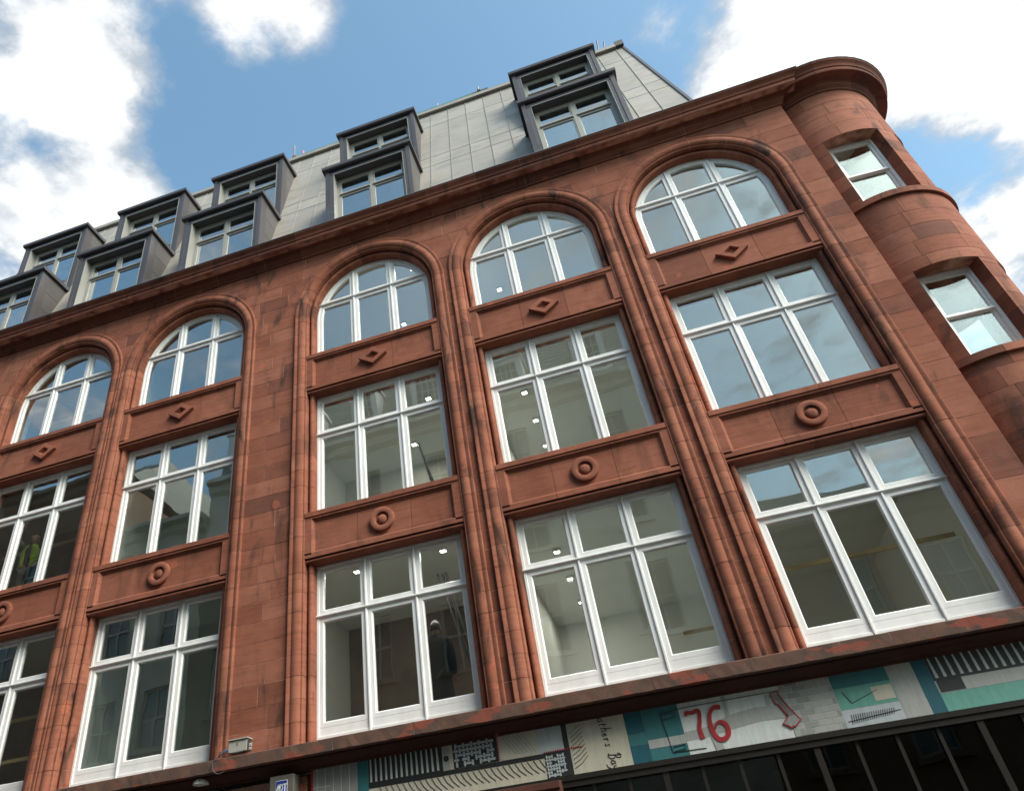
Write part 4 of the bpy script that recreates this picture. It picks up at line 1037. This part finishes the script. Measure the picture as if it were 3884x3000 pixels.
ceiling_light(2.0, 0.78, 14.15, 'lit square ceiling light high behind the arched window beside the wide pier')
ceiling_light(1.17, 2.46, 14.15, 'lit square ceiling light low behind the arched window beside the wide pier')
ceiling_light(1.92, 1.21, 10.75, 'lit square ceiling light seen among mirrored dormers above the slim pole')
ceiling_light(1.08, 2.70, 10.75, 'lit square ceiling light at the head of the thin pole')
ceiling_light(1.97, 0.86, 7.2, 'lit square ceiling light above the person in the white cap')
ceiling_light(0.35, 0.89, 7.2, 'lit square ceiling light above the curved hose')

# timber battens nailed across some windows inside
def batten(x0, x1, y_, z_, lab, h=.07):
    o = MB().box(x0, x1, y_, y_ + .03, z_, z_ + h).build('timber_batten', 'timber', bevel=.004)
    tag(o, lab, 'batten', 'pale timber battens inside the windows')
batten(-7.4, -5.02, .43, 12.30, 'pale timber batten across the arched window above the worker', .09)
batten(-9.0, -4.75, 1.05, 9.42, 'pale timber batten behind the worker in the yellow vest', .07)
batten(-6.6, -5.0, .43, 5.62, 'upper of two pale timber battens below the worker', .06)
batten(-6.6, -5.0, .43, 4.95, 'lower of two pale timber battens below the worker', .06)
batten(6.9, 8.0, .43, 8.02, 'pale timber batten low behind the blue sky-reflecting window', .09)
batten(6.9, 9.3, .43, 5.45, 'pale timber batten across the window reflecting brick and sashes', .06)
batten(5.45, 5.96, .43, 4.86, 'short pale timber batten in the corner of the window above number 76', .05)

# scaffold poles behind the lower window, and the slim pole on the floor above
sc_ = empty('scaffold_tower', (2.2, 1.5, 4.15)); tag(sc_, 'bundle of dark scaffold poles and braces beside the person in the white cap', 'scaffold tower')
for nm, a, b, r_ in (('pole', (-.55, 0, 2.9), (.10, .05, .2), .022), ('pole', (-.47, .05, 2.9), (.16, .08, .2), .022), ('pole', (-.40, 0, 2.9), (.20, -.05, .0), .02),
                     ('ledger', (-.1, 0, 1.35), (.42, .1, 1.33), .02), ('ledger', (-.15, 0, .95), (.55, .1, .95), .018), ('brace', (.40, .1, 1.42), (-.12, 0, .35), .018), ('standard', (.34, .12, 0), (.34, .12, 1.2), .02), ('standard', (-.02, .1, 0), (-.02, .1, 1.5), .02)):
    MB().tube([a, b], r_, 8).build(nm, 'darksteel', sc_)
for z_ in (.25, .45, .65): MB().tube([(-.02, .1, z_), (.34, .12, z_)], .014, 6).build('rung', 'darksteel', sc_)
sp = empty('lamp_pole', (1.55, 2.2, 7.75)); tag(sp, 'slim dark leaning pole bundle behind the window with mirrored dormers', 'pole')
MB().tube([(.25, 0, .3), (-.28, .2, 2.75)], .025, 8).build('pole', 'darksteel', sp); MB().tube([(.38, 0, .3), (-.22, .2, 2.4)], .02, 8).build('pole', 'darksteel', sp)
MB().box(-.1, .5, -.2, .2, 0, .3).build('base', 'darksteel', sp)
hz_ = empty('hose', (.55, .7, 4.15)); tag(hz_, 'pale and dark curved hose standing behind the lower left corner pane', 'hose')
MB().tube([(0, 0, 0), (-.03, 0, .2), (.02, 0, .38), (.12, 0, .43), (.2, 0, .36), (.24, 0, .2), (.25, 0, .0)], .035, 8).build('tube', 'darksteel', hz_, True)
MB().tube([(-.05, .05, 0), (-.08, .05, .18), (-.03, .05, .33), (.05, .05, .38)], .03, 8).build('liner', 'boxgrey', hz_, True)

# bits on the roof
def pole(nm, pts, r_, mat, lab, cat, group=None):
    o = MB().tube(pts, r_, 8).build(nm, mat, None, True); tag(o, lab, cat, group); return o
pole('vent_rod', [(8.02, 2.30, 22.34), (8.10, 2.30, 22.92)], .024, 'darksteel', 'taller of two dark vent rods above the roof edge', 'vent rod')
pole('vent_rod', [(8.20, 2.30, 22.34), (8.27, 2.30, 22.74)], .024, 'darksteel', 'shorter of two dark vent rods above the roof edge', 'vent rod')
sp_ = empty('scaffold_rail', (3.4, 2.31, 22.36)); tag(sp_, 'grey scaffold rail with couplers lying along the roof ridge', 'scaffold rail')
MB().tube([(-1.1, 0, .07), (1.2, 0, .16)], .026, 8).build('tube', 'steel', sp_, True); MB().tube([(.92, 0, .0), (.92, 0, .36)], .026, 8).build('upright', 'steel', sp_, True)
MB().tube([(-.42, 0, .0), (-.42, 0, .26)], .022, 8).build('upright', 'steel', sp_, True); MB().box(.87, .97, -.05, .05, .10, .20).build('coupler', 'darksteel', sp_, bevel=.01)
pole('green_netting_roll', [(-1.6, 2.28, 22.385), (-0.2, 2.28, 22.385)], .035, flat('green_net', (.03, .26, .20)), 'roll of green debris netting on the ridge left of the stacked dormers', 'netting')
pole('green_netting_roll', [(2.32, 2.28, 22.385), (4.1, 2.28, 22.39)], .04, M.get('x') or flat('green_net_b', (.03, .26, .20)), 'roll of green debris netting on the ridge beside the scaffold rail', 'netting')
ap = empty('scaffold_post', (-1.92, 2.31, 22.35)); tag(ap, 'short grey scaffold post with rusty clamp and pink tape on the ridge', 'scaffold post')
MB().tube([(0, 0, 0), (-.02, 0, .75)], .028, 8).build('tube', 'steel', ap, True); MB().box(-.07, .08, -.05, .05, .02, .14).build('clamp', flat('rust', (.16, .07, .035)), ap, bevel=.01)
MB().tube([(.33, 0, 0), (.30, 0, .28)], .03, 8).build('tape_roll', flat('pink_tape', (.55, .16, .24)), ap)
pn = pole('lightning_stub', [(10.02, -.15, 14.80), (10.0, -.17, 14.98)], [.04, .028], 'boxgrey', 'small pale stub pipe on the cornice next to the turret', 'pipe')

# ------------------------------------------------------------------ people behind the glass
def skin(name, joints, edges, mat, parent, sub=2, root=0):
    me = bpy.data.meshes.new(name); me.from_pydata([j[0] for j in joints], edges, []); me.materials.append(mat)
    o = bpy.data.objects.new(name, me); col.objects.link(o)
    if parent: o.parent = parent
    sk = o.modifiers.new('skin', 'SKIN'); sk.use_smooth_shade = True
    for i, j in enumerate(joints):
        v = me.skin_vertices[0].data[i]; r_ = j[1]; v.radius = r_ if isinstance(r_, tuple) else (r_, r_)
        v.use_root = (i == root)
    if sub:
        sb = o.modifiers.new('sub', 'SUBSURF'); sb.levels = sub; sb.render_levels = sub
    return o
SKIN = flat('skin_tone', (0.42, 0.23, 0.16), .6); SKIN2 = flat('skin_tone_b', (0.45, 0.26, 0.19), .6)
def person(loc, rz, label, pose):
    e = empty('person', loc); e.rotation_euler = (0, 0, rz); tag(e, label, 'person')
    p = pose
    J = [((0, 0, .95), (.15, .11)), ((0, 0, 1.15), (.145, .10)), ((0, 0, 1.38), (.17, .105)), ((0, 0, 1.47), (.075, .07)), ((0, -.01, 1.56), .058),
         (p['sl'], .062), (p['el'], .046), (p['wl'], .033), (p['sr'], .062), (p['er'], .046), (p['wr'], .033),
         ((-.10, 0, .90), .092), ((-.11, -.02, .50), .062), ((-.11, .02, .09), .042), ((-.11, -.14, .035), .036),
         ((.10, 0, .90), .092), ((.11, -.03, .50), .062), ((.11, .02, .09), .042), ((.11, -.14, .035), .036)]
    E_ = [(0, 1), (1, 2), (2, 3), (3, 4), (2, 5), (5, 6), (6, 7), (2, 8), (8, 9), (9, 10), (0, 11), (11, 12), (12, 13), (13, 14), (0, 15), (15, 16), (16, 17), (17, 18)]
    # hands: palm and five fingers each, in the same mesh
    for wi, ei in ((7, 6), (10, 9)):
        w = Vector(J[wi][0]); d = (w - Vector(J[ei][0])).normalized()
        s_ = d.cross(Vector((0, 1, 0))); s_ = s_.normalized() if s_.length > .1 else Vector((1, 0, 0)); n_ = d.cross(s_)
        base = len(J); J.append((tuple(w + d * .07), (.036, .02))); E_.append((wi, base))
        for k, (off, ln) in enumerate(((-.030, .070), (-.010, .082), (.010, .078), (.029, .062))):
            a = w + d * .10 + s_ * off; b = a + d * ln * .55 + n_ * .012; c_ = b + d * ln * .35 + n_ * .03
            q = len(J); J += [(tuple(a), .0095), (tuple(b), .0085), (tuple(c_), .0075)]; E_ += [(base, q), (q, q + 1), (q + 1, q + 2)]
        a = w + d * .045 - s_ * .04; b = a + d * .035 - s_ * .018; q = len(J); J += [(tuple(a), .011), (tuple(b), .009)]; E_ += [(base, q), (q, q + 1)]
    skin('body', J, E_, SKIN, e, 1)
    # head with nose, ears, brows
    hd = p.get('head', (0, -.015, 1.665)); tz = p.get('turn', 0.0)
    bm = bmesh.new(); bmesh.ops.create_uvsphere(bm, u_segments=20, v_segments=16, radius=1.0)
    for v in bm.verts:
        x, y, z = v.co
        k_ = 1.0 if z > -.1 else 1.0 - .32 * min(1, (-z - .1) / .9)
        v.co = (x * .076 * k_, y * .094 * (k_ if y > 0 else (k_ * .5 + .5)) - (.008 if y < 0 and z < 0 else 0), z * .118)
        if y < -.85 and abs(x) < .22 and -.35 < z < .15: v.co.y -= .020 * (1 - abs(x) / .25)
    me = bpy.data.meshes.new('head'); bm.to_mesh(me); bm.free(); me.materials.append(SKIN2)
    for f in me.polygons: f.use_smooth = True
    h = bpy.data.objects.new('head', me); col.objects.link(h); h.parent = e; h.location = hd; h.rotation_euler = (p.get('nod', 0), 0, tz)
    dk = flat('eye_dark', (.02, .015, .012), .4)
    m = MB()
    for s_ in (-1, 1):
        m.tube([(s_ * .032, -.088, .010), (s_ * .032, -.094, .010)], .010, 8); m.tube([(s_ * .018, -.090, .034), (s_ * .048, -.082, .034)], .006, 6)
    m.tube([(-.022, -.096, -.052), (.022, -.096, -.052)], .005, 6); m.build('face_features', dk, h)
    m = MB()
    for s_ in (-1, 1): m.tube([(s_ * .072, .005, -.03), (s_ * .084, .012, 0), (s_ * .076, .008, .03)], [.006, .012, .008], 8)
    m.build('ears', SKIN2, h)
    bm = bmesh.new(); bmesh.ops.create_uvsphere(bm, u_segments=20, v_segments=14, radius=1.0)
    bmesh.ops.delete(bm, geom=[v for v in bm.verts if v.co.z < ((.28 if v.co.y < .1 else -.25) if not p.get('cap') else .30)], context='VERTS')
    for v in bm.verts: v.co = (v.co.x * .083, v.co.y * .100 + .004, v.co.z * .126)
    me = bpy.data.meshes.new('hair'); bm.to_mesh(me); bm.free()
    hm = bpy.data.objects.new('white_cap' if p.get('cap') else 'hair', me); col.objects.link(hm); hm.parent = h
    me.materials.append(M['badgew'] if p.get('cap') else flat('dark_hair', (.022, .015, .011), .8))
    sol = hm.modifiers.new('t', 'SOLIDIFY'); sol.thickness = .006; sol.offset = 1
    if p.get('cap'):
        MB().add([(-.06, -.095, .045), (.06, -.095, .045), (.05, -.155, .035), (-.05, -.155, .035), (-.06, -.095, .052), (.06, -.095, .052), (.05, -.155, .041), (-.05, -.155, .041)], [(0, 1, 2, 3), (7, 6, 5, 4), (0, 4, 5, 1), (1, 5, 6, 2), (2, 6, 7, 3), (3, 7, 4, 0)]).build('cap_peak', 'badgew', h)
        rg = [[(.082 * math.cos(q), .100 * math.sin(q) + .004, z_) for q in [R(a_) for a_ in range(-10, 191, 20)]] for z_ in (-.05, 0, .04)]
        ho = MB().sweep(rg, False, False).build('hair', flat('dark_hair_b', (.022, .015, .011), .8), h, True); so2 = ho.modifiers.new('t', 'SOLIDIFY'); so2.thickness = .008
    # shirt, trousers, vest as clothing over the body
    shirt = p['shirt']; tr = p['trousers']
    JS = [((0, 0, .93), (.165, .125)), ((0, 0, 1.15), (.16, .115)), ((0, 0, 1.38), (.185, .118)), ((0, 0, 1.455), (.09, .085)), (p['sl'], .075), (tuple(Vector(p['sl']).lerp(Vector(p['el']), p.get('sleeve', .6))), .064), (p['sr'], .075), (tuple(Vector(p['sr']).lerp(Vector(p['er']), p.get('sleeve', .6))), .064)]
    skin('shirt', JS, [(0, 1), (1, 2), (2, 3), (2, 4), (4, 5), (2, 6), (6, 7)], shirt, e, 2)
    if p.get('coat'):
        rg = [[(a * math.cos(q), b * math.sin(q), z_) for q in [k_ * math.pi / 8 for k_ in range(16)]] for z_, a, b in ((.52, .235, .18), (.75, .215, .165), (.98, .195, .145), (1.2, .20, .14), (1.38, .225, .14), (1.47, .16, .11), (1.54, .085, .085))]
        MB().sweep(rg, True).build('coat', shirt, e, True)
        for sgn, a, b, c_ in ((-1, 'sl', 'el', 'wl'), (1, 'sr', 'er', 'wr')):
            skin('sleeve', [(p[a], .085), (p[b], .068), (tuple(Vector(p[b]).lerp(Vector(p[c_]), 1.0)), .055)], [(0, 1), (1, 2)], shirt, e, 2)
    elif p.get('sleeve', .6) >= 1:
        for a, b in (('el', 'wl'), ('er', 'wr')):
            skin('sleeve', [(p[a], .06), (tuple(Vector(p[a]).lerp(Vector(p[b]), .92)), .045)], [(0, 1)], shirt, e, 1)
    JT = [((0, 0, .97), (.165, .12)), ((-.10, 0, .88), .105), ((-.11, -.02, .50), .08), ((-.11, .02, .12), .065), ((.10, 0, .88), .105), ((.11, -.03, .50), .08), ((.11, .02, .12), .065)]
    skin('trousers', JT, [(0, 1), (1, 2), (2, 3), (0, 4), (4, 5), (5, 6)], tr, e, 1)
    m = MB()
    for s_ in (-1, 1): m.box(s_ * .11 - .05, s_ * .11 + .05, -.20, .09, 0, .10)
    m.build('shoes', 'darksteel', e, bevel=.03)
    if p.get('vest'):
        vest = flat('hi_vis_yellow', (0.40, 0.62, 0.02), .6)
        t_ = [(-.20, .02), (-.20, -.10), (-.13, -.155), (-.065, -.165)]
        for s_ in (-1, 1):
            rg = [[(s_ * -a * k_ * (1 if z_ < 1.42 else .72), b * k_, z_) for a, b in t_] for z_, k_ in ((.98, 1.02), (1.15, .98), (1.32, 1.05), (1.42, 1.0), (1.49, .78))]
            m = MB().sweep(rg, False, False)
            o = m.build('vest_front', vest, e, True); so_ = o.modifiers.new('t', 'SOLIDIFY'); so_.thickness = .012
        rg = [[(.20 * k_ * math.sin(a), .155 * k_ * math.cos(a), z_) for a in [R(q) for q in range(-95, 96, 19)]] for z_, k_ in ((.98, 1.02), (1.15, .98), (1.32, 1.05), (1.44, 1.0))]
        o = MB().sweep(rg, False, False).build('vest_back', vest, e, True); so_ = o.modifiers.new('t', 'SOLIDIFY'); so_.thickness = .012
        for z_ in (1.08, 1.22):
            MB().sweep([[(.205 * math.sin(a), .158 * math.cos(a), z_ + d) for a in [R(q) for q in range(-150, 151, 20)]] for d in (0, .045)], False, False).build('reflective_band', 'badgew', e, True)
    return e
GREYT = flat('grey_tshirt', (0.055, 0.055, 0.06), .9); GREYTR = flat('grey_trousers', (.085, .085, .085), .9)
BLK = flat('black_coat', (0.010, 0.010, 0.011), .9)
person((-6.78, .62, 7.76), R(10), 'person in a yellow hi-vis vest and grey shirt reaching up behind the window',
       dict(sl=(-.19, 0, 1.42), el=(-.30, -.16, 1.66), wl=(-.16, -.22, 1.90), sr=(.19, 0, 1.42), er=(.26, .02, 1.14), wr=(.22, -.16, .98), shirt=GREYT, trousers=GREYTR, vest=True, turn=R(-18), nod=R(-12), sleeve=.55))
person((1.72, .75, 4.15), R(170), 'person in a black coat and white cap standing with back to the window',
       dict(sl=(-.19, 0, 1.42), el=(-.25, -.02, 1.14), wl=(-.20, -.14, .92), sr=(.19, 0, 1.42), er=(.25, -.02, 1.14), wr=(.20, -.14, .92), shirt=BLK, trousers=BLK, cap=True, coat=True, sleeve=.9, turn=R(30)))

# ------------------------------------------------------------------ the other side of the street (seen in the glass)
def facing_house(x0, x1, z_eave, mat, floors, nwin, label, roof=None, win_w=1.15, base=0.0, yf=-16.5):
    """house front looks along +Y towards the sandstone building"""
    e = empty('facing_building', ((x0 + x1) / 2, yf, 0)); tag(e, label, 'building')
    ox = -(x0 + x1) / 2
    w = MB(); X0, X1 = x0 + ox, x1 + ox
    cols_ = [X0 + (X1 - X0) * (i + .5) / nwin for i in range(nwin)]
    xs_ = [X0]
    for c_ in cols_: xs_ += [c_ - win_w / 2, c_ + win_w / 2]
    xs_.append(X1)
    for i in range(0, len(xs_), 2): w.box(xs_[i], xs_[i + 1], -.5, 0, base, z_eave)
    zz = base
    for (a, b) in floors:
        for c_ in cols_: w.box(c_ - win_w / 2, c_ + win_w / 2, -.499, -.001, zz, a)
        zz = b
    for c_ in cols_: w.box(c_ - win_w / 2, c_ + win_w / 2, -.499, -.001, zz, z_eave)
    w.box(X0, X1, -9, -.501, base, z_eave)
    w.build('wall', mat, e)
    for (a, b) in floors:
        for c_ in cols_:
            m = MB(); ring_sweep(m, [(c_ - win_w / 2, a), (c_ + win_w / 2, a), (c_ + win_w / 2, b), (c_ - win_w / 2, b)], [(0, -.25), (0, -.13), (.09, -.13), (.09, -.25)])
            m.box(c_ - .03, c_ + .03, -.22, -.14, a + .05, b - .05).box(c_ - win_w / 2 + .05, c_ + win_w / 2 - .05, -.23, -.13, (a + b) / 2 - .04, (a + b) / 2 + .04)
            fo = m.build('window', 'greyframe', e)
            MB().box(c_ - win_w / 2 + .05, c_ + win_w / 2 - .05, -.24, -.20, a + .05, b - .05).build('pane', 'farglass', fo)
            MB().box(c_ - win_w / 2 - .15, c_ + win_w / 2 + .15, -.02, .14, a - .16, a).build('sill', mat, fo)
    pr = [(.0, z_eave - .1), (.18, z_eave + .05), (.25, z_eave + .3), (.55, z_eave + .4), (.55, z_eave + .6), (-.2, z_eave + .65)]
    MB().sweep([[(x_, y_, z_) for y_, z_ in pr] for x_ in (X0, X1)], True).build('cornice', mat, e)
    if roof:
        zr, yb, dorm = roof
        m = MB().add([(X0, -.25, z_eave + .6), (X1, -.25, z_eave + .6), (X1 - .25, -.25 - yb, zr), (X0 + .25, -.25 - yb, zr), (X0, -8.9, z_eave + .6), (X1, -8.9, z_eave + .6), (X1 - .25, -8.9, zr), (X0 + .25, -8.9, zr)],
                     [(0, 1, 2, 3), (4, 7, 6, 5), (0, 3, 7, 4), (1, 5, 6, 2), (3, 2, 6, 7), (0, 4, 5, 1)])
        ro = m.build('roof', 'slate', e)
        nrow = int((zr - z_eave - .6) / .22)
        for k in range(nrow):
            za = z_eave + .62 + (zr - z_eave - .62) * k / nrow; q = (za - z_eave - .6) / (zr - z_eave - .6)
            ya = -.25 - yb * q
            MB().add([(X0 + .25 * q, ya + .03, za), (X1 - .25 * q, ya + .03, za), (X1 - .25 * q, ya - .05, za + .20), (X0 + .25 * q, ya - .05, za + .20), (X0 + .25 * q, ya - .03, za), (X1 - .25 * q, ya - .03, za)],
                     [(0, 1, 2, 3), (0, 4, 5, 1)]).build('slate_course', 'slate', ro)
        if dorm:
            for c_ in cols_:
                z0, z1 = z_eave + 1.25, z_eave + 3.2
                d = MB().box(c_ - .75, c_ - .52, -1.6, -.12, z0, z1).box(c_ + .52, c_ + .75, -1.6, -.12, z0, z1).box(c_ - .52, c_ + .52, -1.6, -.12, z1 - .2, z1).box(c_ - .85, c_ + .85, -1.8, -.02, z1, z1 + .14).box(c_ - .52, c_ + .52, -1.6, -.12, z0 - .1, z0 + .1)
                do = d.build('dormer', 'white', e)
                MB().box(c_ - .52, c_ + .52, -.30, -.26, z0 + .1, z1 - .2).build('pane', 'farglass', do)
                g_ = MB()
                for i in range(1, 4): g_.box(c_ - .52 + .26 * i - .018, c_ - .52 + .26 * i + .018, -.26, -.23, z0 + .1, z1 - .2)
                for i in range(1, 4): g_.box(c_ - .52, c_ + .52, -.262, -.235, z0 + .1 + .41 * i - .018, z0 + .1 + .41 * i + .018)
                g_.build('glazing_bars', 'white', do)
    return e
#FACING
facing_house(0.02, 7.3, 19.0, 'cream', [(1, 3.4), (5.4, 8.0), (9.4, 11.8), (13.0, 15.0), (16.2, 18.0)], 2, 'narrow cream stone block with two white dormers across the street', (24.0, 1.6, True), yf=-14.5)
facing_house(-12.2, 0.0, 19.0, 'creamtwo', [(1, 3.4), (5.4, 8.0), (9.4, 11.8), (16.0, 18.0)], 4, 'cream stone block with shade coloured into its base and four white dormers across the street', (24.0, 1.6, True), yf=-14.5)
facing_house(7.32, 24.0, 11.2, 'brickfar', [(1, 3.2), (4.6, 6.6), (8.2, 10.2)], 6, 'low brown brick block of three storeys across the street', (14.6, 4.5, False), yf=-14.5)
facing_house(-17.0, -12.22, 17.4, 'greystone', [(1, 3.2), (4.6, 6.8), (8.6, 10.8), (12.4, 14.4), (15.4, 16.8)], 2, 'narrow grey stone block with low slate roof across the street', (19.4, 3.0, False), yf=-14.5)
facing_house(-38.0, -17.02, 21.0, 'brickfar', [(1, 3.2), (4.6, 6.8), (8.6, 10.8), (12.4, 14.4), (16.4, 18.6)], 7, 'tall brown block with slate roof across the street', (24.0, 3.0, False), yf=-14.5)
